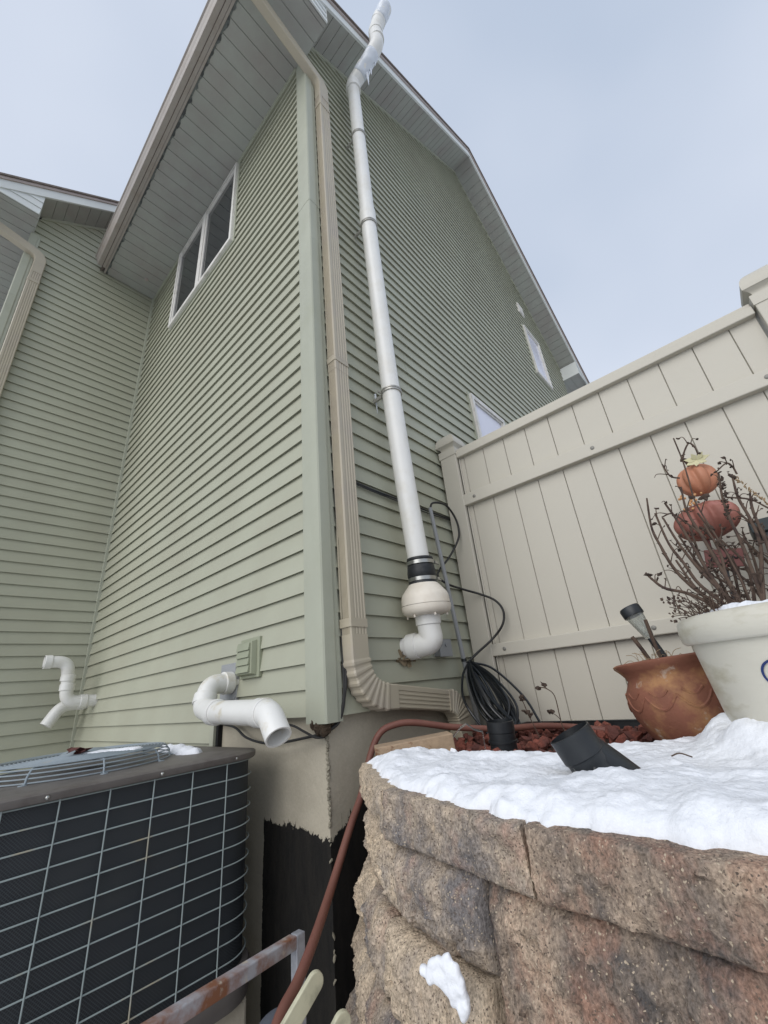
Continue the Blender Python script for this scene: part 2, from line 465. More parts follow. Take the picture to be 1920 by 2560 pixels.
def courses(mb, fn, k0, k1, ur, out0=0.0155, out1=0.0005, seams=0, seed=1):
    rs = random.Random(seed)
    for _ in range(seams):            # overlapped panel ends, two laps tall
        k = rs.randrange(k0 // 2 + 1, k1 // 2 - 1) * 2; g = ur((k + 2) * E)
        if g is None or g[1] - g[0] < 0.6: continue
        u = rs.uniform(g[0] + 0.2, g[1] - 0.2)
        for j in (k, k + 1):
            za, zb = j * E, (j + 1) * E; h = 0.0014
            mb.face([fn(u, za, out0 + h), fn(u + 0.05, za, out0 + 0.0001), fn(u + 0.05, zb, out1 + 0.0001), fn(u, zb, out1 + h)])
            mb.face([fn(u, za, out0 + h), fn(u, zb, out1 + h), fn(u, zb, out1 - 0.001), fn(u, za, out0 - 0.001)])
    for k in range(k0, k1):
        za, zb = k * E, (k + 1) * E
        a = ur(za + 0.002); b = ur(zb)
        if a is None: continue
        if b is None or b[1] - b[0] < 0.002:
            m = (a[0] + a[1]) / 2; b = (m - 0.001, m + 0.001)
        mb.face([fn(a[0], za, out0), fn(a[1], za, out0), fn(b[1], zb, out1), fn(b[0], zb, out1)])
        mb.face([fn(b[0], zb, out1), fn(b[1], zb, out1), fn(b[1], zb + 0.0085, out1 - 0.0035), fn(b[0], zb + 0.0085, out1 - 0.0035)])
        mb.face([fn(a[0], za, out0), fn(a[1], za, out0), fn(a[1], za, out0 - 0.0015), fn(a[0], za, out0 - 0.0015)])
        mb.face([fn(a[0], za, out0 - 0.0015), fn(a[1], za, out0 - 0.0015), fn(a[1], za + 0.008, out0 - 0.0030), fn(a[0], za + 0.008, out0 - 0.0030)])
        mb.face([fn(a[0], za + 0.008, out0 - 0.0030), fn(a[1], za + 0.008, out0 - 0.0030), fn(a[1], za + 0.008, -0.003), fn(a[0], za + 0.008, -0.003)])
    return mb


def gable_range(z, y0, y1, base, dy=0.0):
    # y interval inside the gable outline at height z (local y)
    a, b = y0, y1
    if z > 5.64:
        a = max(a, (z - 5.64) / 0.745)
        b = min(b, RY + (5.64 + 0.745 * RY - z) / 0.75)
    if b - a < 0.003: return None
    return (a + dy, b + dy)


H = empty('townhouse', (0, 0, 0), 'sage green vinyl sided house with a tall gable and tan gutters', 'house')

# front wall of the main body
mb = MB()
fA = lambda u, z, o: (u, -o, z)
courses(mb, fA, 0, 53, lambda z: (-3.33, 0.002), seams=9, seed=3)
courses(mb, fA, -9, 0, lambda z: (-3.33, -0.80))
obj('wall', mb, SIDING, H, label='green lap siding of the recessed front wall with the pair of upper windows')
# gable wall on the right
mb = MB()
fB = lambda u, z, o: (W + o, u, z - 0.006)
courses(mb, fB, 0, 80, lambda z: gable_range(z, 0.0, 6.35, 0), seams=24, seed=5)
obj('wall', mb, SIDING, H, label='tall gable wall of green lap siding behind the white vent pipe')
# wing gable wall on the left, and its front
XW, YW = -3.33, -1.33
DX, DY = XW - W, YW
mb = MB()
fW = lambda u, z, o: (XW + o, u, z)
def wing_range(z):
    g = gable_range(z, 0.0, 6.35, 0, DY)
    if g is None: return None
    if z < 5.0: return (g[0], min(g[1], 0.0))
    return g
courses(mb, fW, -9, 80, wing_range, seams=10, seed=8)
obj('wall', mb, SIDING, H, label='side wall of the projecting wing at the far left')
mb = MB()
courses(mb, lambda u, z, o: (u, YW - o, z), -9, 53, lambda z: (-9.0, DX))
obj('wall', mb, SIDING, H)
# hidden rear and end walls close the body
mb = MB()
mb.box((-9, 6.34, -1.3), (W - 0.002, 6.36, 5.5)); mb.box((-9.02, DY, -1.3), (-9, 6.36, 5.5))
obj('wall', mb, SIDING, H, label='rear and far end walls')

# foundation
mb = MB()
mb.box((-0.74, 0.02, -1.3), (0.083, 6.33, 0.004))
obj('foundation', mb, TAR, H, label='parged concrete foundation with ragged black tar coating below')
mb = MB()
mb.box((-9, 0.03, -1.3), (-0.742, 0.3, -0.9)); mb.box((XW - 0.3, YW + 0.02, -1.3), (XW - 0.024, 0, -0.9)); mb.box((-9, YW + 0.021, -1.3), (XW - 0.3, YW + 0.3, -0.9))
obj('foundation', mb, CONCRETE, H)
# vertical bead of mortar squeezed out of the corner joint
mb = MB()
rnd = random.Random(4)
z = -0.045
while z > -0.36:
    mb.blob((0.083 + rnd.uniform(-0.003, 0.002), 0.020, z), rnd.uniform(0.0035, 0.008), 1, 0.4, rnd.random() * 9, (1, 1, 1.3)); z -= rnd.uniform(0.004, 0.011)
for z in (-0.40, -0.415, -0.46, -0.52, -0.66, -0.70, -0.715, -0.77):
    mb.blob((0.084, 0.019, z), rnd.uniform(0.003, 0.006), 1, 0.4, z * 7, (0.8, 0.8, 2))
obj('mortar_bead', mb, MORTAR, H)
mb = MB()
for i in range(16):
    mb.blob((0.083 + rnd.uniform(-0.045, 0.02), 0.012 + rnd.uniform(-0.02, 0.03), -0.028 + rnd.uniform(-0.03, 0.02)), rnd.uniform(0.012, 0.024), 2, 0.35, rnd.random() * 9)
obj('foam_seal', mb, FOAM, H, smooth=True)

# trims
def corner_post(ox, oy, zlist, lab):
    mb = MB()
    for n, (z0, z1) in enumerate(zlist):
        e = 0.0015 * n
        pts = [(-0.002, 0.0), (-0.002, -0.016 - e), (0.02, -0.018 - e), (0.085, -0.021 - e), (W + 0.016 + e, -0.021 - e), (W + 0.021 + e, -0.014), (W + 0.021 + e, 0.040), (W + 0.019 + e, 0.047), (W + 0.015 + e, 0.050), (W + 0.015 + e, 0.072), (W + 0.0, 0.074), (W - 0.002, 0.0)]
        mb.prism(pts, lambda u, v, t: (ox + u, oy + v, t), z0, z1)
    return obj('corner_trim', mb, TRIM, H, label=lab)
corner_post(0, 0, [(-0.026, 3.24), (3.225, EAVE)], 'wide sage corner post between the two walls, joined in two lengths')
corner_post(DX, DY, [(-0.9, 4.33), (4.315, EAVE)], 'corner post of the wing at the left edge')
mb = MB(); mb.box((XW + 0.002, -0.033, -0.9), (XW + 0.036, -0.001, 1.13)); mb.box((XW + 0.002, -0.0345, 1.125), (XW + 0.0375, -0.001, EAVE))
obj('corner_trim', mb, TRIM, H, bevel=0.002, label='narrow inside corner trim where the wing meets the main wall')
mb = MB(); mb.box((-0.80, -0.018, -0.9), (-0.762, 0.0, 0.0))
obj('corner_trim', mb, TRIM, H, label='short trim where the siding drops below the vent pipe')
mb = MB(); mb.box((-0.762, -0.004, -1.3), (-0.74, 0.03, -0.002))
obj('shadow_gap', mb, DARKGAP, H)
# frieze strips under the soffits
mb = MB(); mb.box((XW + 0.04, -0.022, EAVE - 0.035), (0, -0.0, EAVE)); mb.box((XW + 0.04, -0.03, EAVE - 0.010), (0, -0.0, EAVE))
obj('frieze_trim', mb, TRIM, H)

# soffit planks
def planks(mb, P, U, V, lu, pitch, nrm, gw=0.007, gd=0.007):
    P, U, V, N = Vector(P), Vector(U), Vector(V), Vector(nrm)
    u = 0.0
    while u < lu - 1e-6:
        u2 = min(u + pitch, lu); m = max(u, u2 - gw)
        mb.face([P + U * u, P + U * m, P + U * m + V, P + U * u + V])
        if u2 > m:
            mb.face([P + U * m, P + U * m - N * gd, P + U * m - N * gd + V, P + U * m + V])
            mb.face([P + U * m - N * gd, P + U * u2 - N * gd, P + U * u2 - N * gd + V, P + U * m - N * gd + V])
            mb.face([P + U * u2 - N * gd, P + U * u2, P + U * u2 + V, P + U * u2 - N * gd + V])
        u = u2


def roof_set(dx, dy, xl, gx0, lab):
    """eave soffit, rake soffit, fascias, gutter, return, roof for one gabled body; local frame of the main body."""
    xo = W + RO
    T = lambda x, y, z: (x + dx, y + dy, z)
    # eave soffit, front and rear
    mb = MB()
    planks(mb, T(xl, 0, EAVE), (1, 0, 0), (0, -OV, 0), xo - xl, 0.127, (0, 0, -1))
    obj('soffit', mb, SOFFIT, H, label='grey planked eave soffit ' + lab)
    mb = MB()
    planks(mb, T(xl, 6.35 + OV, EAVE), (1, 0, 0), (0, -OV, 0), xo - xl, 0.127, (0, 0, -1))
    obj('soffit', mb, SOFFIT, H)
    # mildew blotches along the fascia
    mb = MB(); rn = random.Random(3)
    x = xl
    while x < xo - 0.2:
        l = rn.uniform(0.03, 0.12); wd = rn.uniform(0.002, 0.017)
        pts = []
        for k in range(9):
            t = k / 8; pts.append(T(x + l * t, -OV + 0.012 + wd * math.sin(PI * t) * rn.uniform(0.6, 1.1) + 0.004, EAVE - 0.0035))
        pts += [T(x + l, -OV + 0.004, EAVE - 0.0035), T(x, -OV + 0.004, EAVE - 0.0035)]
        mb.face(pts); x += l + rn.uniform(0.01, 0.09)
    mb.box(T(xl, -OV - 0.004, EAVE - 0.0045), T(xo - 0.02, -OV + 0.014, EAVE - 0.003))
    obj('soffit_stain', mb, MILDEW, H)
    # rake soffits
    for (ya, yb, s) in ((0.0, RY, 0.745), (RY, 6.35, -0.75)):
        mb = MB(); U = Vector((0, 1, s)).normalized(); L = (yb - ya) * math.sqrt(1 + s * s)
        planks(mb, T(W, ya, zr(ya + (0.0001 if s < 0 else 0))), U, (RO, 0, 0), L, 0.127, Vector((0, s, -1)).normalized())
        obj('soffit', mb, SOFFIT, H, label='sloping planked rake soffit ' + lab)
    mb = MB()      # strip where the rake soffit meets the wall
    for (ya, yb) in ((0.02, RY), (RY, 6.33)):
        mb.loft([[T(W, ya, zr(ya) - 0.045), T(W + 0.02, ya, zr(ya) - 0.045), T(W + 0.02, ya, zr(ya) - 0.001), T(W, ya, zr(ya) - 0.001)],
                 [T(W, yb, zr(yb) - 0.045), T(W + 0.02, yb, zr(yb) - 0.045), T(W + 0.02, yb, zr(yb) - 0.001), T(W, yb, zr(yb) - 0.001)]])
    obj('frieze_trim', mb, TRIM, H)
    # rake fascia boards and drip edge
    ye = -OV; yf = 6.35 + OV
    for (nm, mt, h0, h1, x0, x1) in (('rake_board', RAKE, 0.0, 0.13, xo, xo + 0.02), ('drip_edge', RAKEDGE, 0.131, 0.17, xo, xo + 0.035)):
        mb = MB()
        for (ya, yb) in ((ye, RY), (RY, yf)):
            zf = lambda y: (5.64 + 0.745 * y) if yb <= RY else zr(max(y, RY + 1e-4))
            mb.loft([[T(x0, ya, zf(ya) + h0), T(x1, ya, zf(ya) + h0), T(x1, ya, zf(ya) + h1), T(x0, ya, zf(ya) + h1)],
                     [T(x0, yb, zf(yb) + h0), T(x1, yb, zf(yb) + h0), T(x1, yb, zf(yb) + h1), T(x0, yb, zf(yb) + h1)]])
        obj(nm, mb, mt, H)
    # gable returns, sided with two laps
    for sgn, y0 in ((-1, 0.0), (1, 6.35)):
        mb = MB(); zt = 5.64 if sgn < 0 else 5.62
        zz = EAVE
        while zz < zt - 0.003:
            z2 = min(zz + 0.1016, zt)
            ya = OV * min(1, (zt - zz) / 0.447); yb = OV * max(0, (zt - z2) / 0.447)
            mb.face([T(xo + 0.012, y0, zz), T(xo + 0.012, y0 + sgn * ya, zz), T(xo + 0.002, y0 + sgn * yb, z2), T(xo + 0.002, y0, z2)])
            mb.face([T(xo + 0.012, y0, zz), T(xo + 0.012, y0 + sgn * ya, zz), T(xo, y0 + sgn * ya, zz + 0.001), T(xo, y0, zz + 0.001)])
            zz = z2
        mb.face([T(xo + 0.012, y0, EAVE), T(W, y0, EAVE), T(W, y0, zt), T(xo + 0.012, y0, zt)])
        obj('gable_return', mb, RAKE, H)
    mb = MB()
    mb.box(T(xl, -OV - 0.02, EAVE - 0.012), T(xo, -OV - 0.001, EAVE + 0.17)); obj('fascia', mb, GUTTER, H); mb = MB(); mb.box(T(xl, 6.35 + OV + 0.001, EAVE - 0.012), T(xo, 6.35 + OV + 0.02, EAVE + 0.17))
    obj('fascia', mb, GUTTER, H)
    # K style gutter
    prof = [(0, 0), (0.082, 0), (0.088, 0.012), (0.094, 0.04), (0.104, 0.058), (0.112, 0.075), (0.114, 0.092), (0.127, 0.098), (0.127, 0.118), (0.118, 0.118), (0.118, 0.104), (0.104, 0.097), (0.098, 0.075), (0.086, 0.045), (0.08, 0.014), (0.004, 0.008), (0.004, 0.12), (0, 0.12)]
    mb = MB(); mb.prism(prof, lambda u, v, t: T(t, -OV - 0.022 - u, EAVE - 0.005 + v), gx0, xo + 0.01)
    cap = [(0, 0), (0.082, 0), (0.088, 0.012), (0.094, 0.04), (0.104, 0.058), (0.112, 0.075), (0.114, 0.092), (0.127, 0.098), (0.127, 0.118), (0, 0.12)]
    mb.prism(cap, lambda u, v, t: T(t, -OV - 0.022 - u, EAVE - 0.005 + v), gx0 - 0.003, gx0 - 0.0005)
    mb.prism(cap, lambda u, v, t: T(t, -OV - 0.022 - u, EAVE - 0.005 + v), xo + 0.0105, xo + 0.013)
    obj('gutter', mb, GUTTER, H, label='tan metal eave gutter ' + lab)
    # roof slabs
    mb = MB()
    zt = lambda y: (5.64 + 0.745 * y) if y <= RY else zr(y)
    ya, yb = -OV - 0.06, 6.35 + OV + 0.06
    mb.loft([[T(x, y, zt(y) + h) for (y, h) in ((ya, 0.172), (RY, 0.172), (yb, 0.172), (yb, 0.20), (RY, 0.20), (ya, 0.20))] for x in (xl, xo + 0.05)])
    obj('roof', mb, SHINGLE, H, label='dark shingle roof edge ' + lab)


roof_set(0, 0, XW + 0.02, XW + 0.10, 'of the main body')
roof_set(DX, DY, -5.5, -5.4, 'of the projecting wing')

# downspouts
def rect_prof(a, b, ribs=True):
    """front face width a (side axis), depth b. ribbed faces."""
    P = []
    def edge(p, q, n, d):
        p, q = Vector(p + (0,)), Vector(q + (0,)); t = (q - p); nn = Vector((t.y, -t.x, 0)).normalized()
        for k in range(n):
            u = k / n
            P.append(tuple((p + t * u)[:2]))
            if ribs and n > 1 and k > 0:
                w_ = 0.35 / n
                P.append(tuple((p + t * (u + w_ * 0.4) - nn * d)[:2])); P.append(tuple((p + t * (u + w_ * 1.6) - nn * d)[:2])); P.append(tuple((p + t * (u + w_ * 2.0))[:2]))
    h, g = a / 2, b / 2; c = 0.006
    edge((-h + c, -g), (h - c, -g), 7, 0.0035); edge((h - c, -g), (h, -g + c), 1, 0); edge((h, -g + c), (h, g - c), 5, 0.0035); edge((h, g - c), (h - c, g), 1, 0)
    edge((h - c, g), (-h + c, g), 7, 0.0035); edge((-h + c, g), (-h, g - c), 1, 0); edge((-h, g - c), (-h, -g + c), 5, 0.0035); edge((-h, -g + c), (-h + c, -g), 1, 0)
    return P


def scale_prof(P, s): return [(u * s, v * s) for u, v in P]


def downspout(dx, dy, zb, low, lab):
    T = lambda x, y, z: Vector((x + dx, y + dy, z))
    cx_, cy_ = W + 0.048, 0.130
    D_ = empty('downspout', T(cx_, cy_, zb), None, None); D_.parent = H
    PR = rect_prof(0.068, 0.105)       # side axis = X (depth), other = Y (width)
    XS = (1, 0, 0)
    mb = MB(); mb.sweep([T(cx_, cy_, zb), T(cx_, cy_, 1.75)], scale_prof(PR, 0.97), XS); 
    mb.sweep([T(cx_, cy_, 1.74), T(cx_, cy_, 4.75)], PR, XS)
    obj('pipe_length', mb, DOWNSP, D_)
    # upper offset: from the gutter outlet across the soffit to the wall
    P = fillet([T(0.15, -OV - 0.07, EAVE + 0.0), T(0.15, -OV - 0.07, EAVE - 0.10), T(cx_ , cy_, 5.00), T(cx_, cy_, 4.72)], [0.10, 0.12], 9)
    PE = rect_prof(0.07, 0.104, False)
    mb = MB(); mb.sweep(P, lambda i: scale_prof(PE, 1.0 + (0.018 if (i % 2 and (2 < i < 10 or 11 < i < 20)) else 0)), XS)
    obj('elbow', mb, DOWNSP, D_)
    straps = [(4.57, 0), (1.80, 0)] + ([(0.33, 0)] if low else [])
    for zs, _ in straps:
        mb = MB(); q = scale_prof(rect_prof(0.072, 0.109, False), 1.02)
        for o_ in (0, 0.026):
            mb.sweep([T(cx_, cy_, zs + o_), T(cx_, cy_, zs + 0.010 + o_)], q, XS)
        mb.sweep([T(cx_, cy_, zs + 0.009), T(cx_, cy_, zs + 0.027)], scale_prof(q, 0.992), XS)
        mb.box(T(W + 0.004, cy_ + 0.054, zs + 0.002), T(W + 0.010, cy_ + 0.085, zs + 0.034))
        mb.box(T(W + 0.006, cy_ + 0.05, zs + 0.004), T(W + 0.05, cy_ + 0.0575, zs + 0.032))
        obj('strap', mb, DOWNSP, D_)
    if low:
        # crimped bottom elbows and the run along the wall
        def elbow(P, n0):
            mb = MB(); N = len(P)
            def pr(i):
                k = i % 4
                return scale_prof(PE, 1.0 + (0.09 if k in (1, 2) and n0 < i < N - 3 else 0.0))
            mb.sweep(P, pr, XS); return mb
        a = T(cx_, cy_, zb + 0.10); b = T(cx_, cy_, 0.050); c = T(cx_ , 0.345, 0.038)
        P1 = fillet([a, b, c], 0.19, 36, 0.93)
        o1 = obj('elbow', elbow(P1, 3), DOWNSP, D_)
        # horizontal run
        mb = MB(); mb.sweep([T(cx_, 0.29, 0.046), T(cx_, 0.735, -0.010)], scale_prof(PR, 0.94), XS)
        obj('pipe_length', mb, DOWNSP, D_)
        P2 = fillet([T(cx_, 0.735, -0.010), T(cx_, 0.835, -0.022), T(cx_, 0.845, -0.21)], 0.12, 32, 0.95)
        obj('elbow', elbow(P2, 2), DOWNSP, D_)
    D_['label'] = lab
    return D_
downspout(0, 0, 0.20, True, 'tan ribbed downspout beside the corner post, turning along the foundation')
downspout(DX, DY, -0.85, False, 'tan ribbed downspout at the left edge on the wing')

# windows
def window(name, fn, u0, u1, z0, z1, mull, lab, fw=0.05, dep=0.045, gm=None):
    Wd = empty(name, fn((u0 + u1) / 2, z0, 0), None, None); Wd.parent = H; Wd['label'] = lab
    def bx(mb, a, b, c, d, o0, o1):
        mb.loft([[fn(a, c, o0), fn(b, c, o0), fn(b, d, o0), fn(a, d, o0)], [fn(a, c, o1), fn(b, c, o1), fn(b, d, o1), fn(a, d, o1)]])
    mb = MB()
    bx(mb, u0, u1, z0, z0 + fw * 0.8, 0, dep); bx(mb, u0, u1, z1 - fw * 0.8, z1, 0, dep)
    bx(mb, u0, u0 + fw * 0.7, z0 + fw * 0.8, z1 - fw * 0.8, 0, dep); bx(mb, u1 - fw * 0.7, u1, z0 + fw * 0.8, z1 - fw * 0.8, 0, dep)
    if mull: bx(mb, mull - 0.035, mull + 0.035, z0 + fw * 0.8, z1 - fw * 0.8, 0, dep)
    obj('frame', mb, WHITEV, Wd, bevel=0.003)
    mb = MB()      # J channel
    j = 0.022
    bx(mb, u0 - j, u1 + j, z0 - j, z0 - 0.0005, 0, 0.02); bx(mb, u0 - j, u1 + j, z1 + 0.0005, z1 + j, 0, 0.02)
    bx(mb, u0 - j, u0 - 0.0005, z0, z1, 0, 0.02); bx(mb, u1 + 0.0005, u1 + j, z0, z1, 0, 0.02)
    obj('trim_channel', mb, TRIM, Wd)
    panes = [(u0 + fw * 0.7, (mull - 0.035) if mull else u1 - fw * 0.7)] + ([(mull + 0.035, u1 - fw * 0.7)] if mull else [])
    for a, b in panes:
        mb = MB(); s = 0.022; c, d = z0 + fw * 0.8, z1 - fw * 0.8
        bx(mb, a, b, c, c + s, 0, dep - 0.014); bx(mb, a, b, d - s, d, 0, dep - 0.014); bx(mb, a, a + s, c + s, d - s, 0, dep - 0.014); bx(mb, b - s, b, c + s, d - s, 0, dep - 0.014)
        sh = obj('sash', mb, WHITEV, Wd, bevel=0.002)
        mb = MB(); bx(mb, a + s, b - s, c + s, d - s, 0.012, 0.018)
        obj('pane', mb, gm or GLASS, sh)
window('window', fA, -2.405, -1.005, 4.045, 5.285, -1.712, 'white framed pair of windows high under the eave')
window('window', fB, 1.85, 2.52, 1.15, 2.56, None, 'white framed window just above the fence', fw=0.06, gm=PALEPANE)
window('window', fB, 4.50, 5.12, 4.42, 5.44, None, 'small white framed window near the far eave', fw=0.055, gm=PALEPANE)
# small louvre vent under the rake
mb = MB(); mb.box((W, 4.56, 5.80), (W + 0.03, 4.76, 6.02)); [mb.box((W + 0.03, 4.575, 5.82 + 0.04 * k), (W + 0.038, 4.745, 5.845 + 0.04 * k)) for k in range(5)]
obj('gable_vent', mb, WHITEV, H)
mb = MB(); mb.tube([(-3.05, -0.2, EAVE - 0.012), (-3.05, -0.2, EAVE - 0.001)], 0.022, 14); mb.tube([(-3.05, -0.2, EAVE - 0.018), (-3.05, -0.2, EAVE - 0.012)], 0.012, 12)
obj('soffit_plug', mb, RAKEDGE, H)

# water stain round the fan inlet: a brown mark on the siding
# ------------------------------------------------------------------ radon style vent pipe with in-line fan
VP = empty('vent_stack', (0.25, 0.55, 0.16), 'tall white plastic exhaust pipe with a round fan, running up past the roof edge', 'vent pipe')
PATH = [(0.25, 0.543, 0.63), (0.25, 0.508, 1.09), (0.25, 0.478, 1.74), (0.25, 0.462, 2.6), (0.25, 0.455, 3.43), (0.25, 0.463, 4.6), (0.25, 0.468, 5.42)]
mb = MB(); mb.tube(bez(PATH, 6), 0.0572, 28, up=(1, 0, 0))
obj('pipe', mb, PVC, VP, smooth=True)
TP = [(0.25, 0.468, 5.40), (0.262, 0.47, 5.49), (0.44, 0.50, 5.63), (0.555, 0.525, 5.78), (0.565, 0.53, 6.06), (0.60, 0.54, 6.18), (0.70, 0.56, 6.34)]
P = fillet(TP, [0.06, 0.12, 0.12, 0.1, 0.1], 6)
n = len(P)
mb = MB(); mb.tube(P, [0.066 if i < n - 1 else 0.070 for i in range(n)], 28, up=(0, 1, 0))
obj('elbow', mb, PVC, VP, smooth=True, label='double offset at the roof edge, iced and tilted outward')
def ring(path_pt, d, r, h, name='coupling', m=PVC, bev=0.0015, parent=VP):
    d = Vector(d).normalized(); p = Vector(path_pt)
    mb = MB(); mb.tube([p - d * h / 2, p + d * h / 2], r, 32)
    return obj(name, mb, m, parent, smooth=True, bevel=bev)
for p, d, h in (((0.25, 0.468, 5.40), (0, 0, 1), 0.07), ((0.38, 0.49, 5.585), (0.18, 0.03, 0.14), 0.05), ((0.565, 0.53, 5.90), (0, 0, 1), 0.06), ((0.565, 0.53, 6.03), (0, 0, 1), 0.05), ((0.62, 0.545, 6.22), (0.1, 0.02, 0.16), 0.06)):
    ring(p, d, 0.0705, h)
ring((0.25, 0.4555, 3.40), (0, 0, 1), 0.0635, 0.16)
def clamp(z, y):
    K = MB()
    K.tube([(0.25, y, z - 0.012), (0.25, y, z - 0.002)], 0.0655, 36); K.tube([(0.25, y, z + 0.004), (0.25, y, z + 0.014)], 0.0655, 36); K.tube([(0.25, y, z - 0.004), (0.25, y, z + 0.006)], 0.0625, 36)
    o = obj('clamp', K, DULL, VP, smooth=True, bevel=0.001)
    B = MB(); B.box((W + 0.012, y - 0.03, z - 0.012), (0.19, y - 0.018, z + 0.012)); B.tube([(0.215, y - 0.085, z - 0.006), (0.215, y - 0.062, z - 0.006)], 0.006, 8)
    obj('screw', B, DULL, o)
clamp(4.55, 0.463); clamp(3.315, 0.456); clamp(1.735, 0.479)
# rubber coupling and its bands
FC = Vector((0.25, 0.55, 0.468)); AX = Vector((0.03, -0.05, 1)).normalized()
mb = MB(); mb.lathe([(0.0585, 0.215), (0.068, 0.215), (0.070, 0.205), (0.066, 0.198), (0.066, 0.178), (0.070, 0.172), (0.074, 0.14), (0.074, 0.118), (0.070, 0.112), (0.070, 0.092), (0.074, 0.086), (0.074, 0.076), (0.05, 0.076)], FC, AX, 40)
cp = obj('coupling', mb, RUBBER, VP, smooth=True, label='black rubber coupling above the fan')
for h in (0.188, 0.102):
    mb = MB(); mb.lathe([(0.066, h - 0.009), (0.0725, h - 0.009), (0.0725, h + 0.009), (0.066, h + 0.009)], FC, AX, 40)
    q = obj('hose_clamp', mb, STEEL, cp, smooth=True)
    mb = MB(); c = FC + AX * h
    mb.tube([c + Vector((0.05, 0.055, 0)), c + Vector((0.055, 0.085, -0.004))], 0.006, 8); mb.box(c + Vector((0.045, 0.05, -0.006)), c + Vector((0.062, 0.072, 0.008)))
    obj('screw', mb, STEEL, q)
# fan housing
mb = MB(); mb.lathe([(0.05, 0.09), (0.066, 0.088), (0.074, 0.079), (0.096, 0.053), (0.113, 0.031), (0.119, 0.018), (0.1215, 0.004), (0.123, -0.022), (0.1235, -0.026)], FC, AX, 56, cap=False)
fan = obj('fan_housing', mb, FANW, VP, smooth=True, label='cream bell shaped in-line fan')
mb = MB(); mb.lathe([(0.119, -0.026), (0.1215, -0.0275), (0.1245, -0.029), (0.1245, -0.045), (0.119, -0.062), (0.105, -0.074), (0.085, -0.078), (0.05, -0.078)], FC, AX, 56, cap=False)
lo = obj('lower_shell', mb, FANW, fan, smooth=True)
for a in range(6):
    mb = MB(); t = a * PI / 3 + 0.5; xa = AX.cross(Vector((0, 1, 0))).normalized(); ya = AX.cross(xa)
    mb.tube([FC + xa * math.cos(t) * 0.1 + ya * math.sin(t) * 0.1 - AX * 0.074, FC + xa * math.cos(t) * 0.1 + ya * math.sin(t) * 0.1 - AX * 0.086], 0.005, 8)
    obj('screw', mb, FANW, lo)
# lower elbow into the wall
P = fillet([FC - AX * 0.07, FC - AX * 0.13, (0.25, 0.565, 0.262), (0.18, 0.548, 0.255), (W - 0.01, 0.530, 0.250)], [0.05, 0.10, 0.02], 10)
mb = MB(); mb.tube(P, 0.0572, 32, up=(0, 1, 0))
obj('elbow', mb, PVC, VP, smooth=True, label='white elbow below the fan going into the wall')
ring(FC - AX * 0.095, AX, 0.0635, 0.055)
ring((0.150, 0.540, 0.2535), (0.08, 0.02, 0.006), 0.0630, 0.05)
# ice wrapped round the offset, icicles
mb = MB(); rn = random.Random(8)
def sheath(Q, r0, seed, lo, hi):
    Q = [Vector(p) for p in Q]; rings = []; prev = Vector((0, 1, 0)); N = len(Q)
    for i, p in enumerate(Q):
        d = (Q[min(i + 1, N - 1)] - Q[max(i - 1, 0)]).normalized(); x = (prev - d * prev.dot(d)).normalized(); prev = x; y = d.cross(x)
        e = min(1, i / 2, (N - 1 - i) / 2)
        row = []
        for k in range(40):
            a = 2 * PI * k / 40; v = x * math.cos(a) + y * math.sin(a)
            sag = max(0, -v.z)
            row.append(p + v * (r0 + e * (lo + hi * max(0, noise.noise(p * 11 + v * 1.3 + Vector((seed, 0, 0))) + 0.25) + 0.014 * sag * abs(noise.noise(p * 25 + v)))))
        rings.append(row)
    mb.loft(rings)
sheath(bez([(0.325, 0.480, 5.54), (0.38, 0.49, 5.585), (0.44, 0.50, 5.632), (0.50, 0.513, 5.70)], 6), 0.0655, 2, 0.002, 0.009)
sheath(bez([(0.62, 0.545, 6.215), (0.66, 0.552, 6.28), (0.705, 0.561, 6.348)], 5), 0.068, 5, 0.001, 0.010)
ic = obj('ice', mb, ICE, None, smooth=True, angle=180)
setp(ic, 'frosty ice crusted round the pipe offset at the roof edge', 'ice')
for (P0, l, r_) in (((0.400, 0.520, 5.525), 0.23, 0.015), ((0.440, 0.530, 5.560), 0.12, 0.011), ((0.420, 0.525, 5.545), 0.08, 0.009), ((0.49, 0.545, 5.620), 0.07, 0.008)):
    x_, y_, z_ = P0
    mb = MB(); mb.tube(bez([(x_, y_, z_), (x_ + 0.003, y_, z_ - l * 0.4), (x_, y_ + 0.002, z_ - l)], 5), [r_ * (1 - (i / 10) ** 1.3) + 0.001 for i in range(11)], 10)
    icl = obj('icicle', mb, ICE, None, smooth=True); setp(icl, {0.23: 'longest icicle under the iced pipe offset at the roof edge', 0.12: 'second longest icicle, right of the longest one under the iced offset'}.get(l, 'tiny icicle under the iced pipe offset'), 'icicle', 'icicles under the pipe offset')
mb = MB(); mb.tube(bez([(0.128, 0.470, 1.80), (0.129, 0.470, 1.73), (0.13, 0.470, 1.65)], 5), [0.006 * (1 - (i / 10) ** 1.4) + 0.0012 for i in range(11)], 8)
setp(obj('icicle', mb, ICE, None, smooth=True), 'thin icicle hanging from the siding left of the lowest pipe clamp', 'icicle')

mb = MB()
for k in range(14):
    a = k * 2.4; q_r = 0.055 * math.sqrt(k / 14); mb.blob((W + 0.012, 0.500 + q_r * math.cos(a), 0.212 + q_r * 0.7 * math.sin(a)), 0.014 + 0.006 * (k % 3), 2, 0.4, k * 1.9, (0.10, 1, 1.2))
obj('sealant', mb, STAIN, VP, smooth=True, label='brown smeared sealant where the pipe enters the siding')

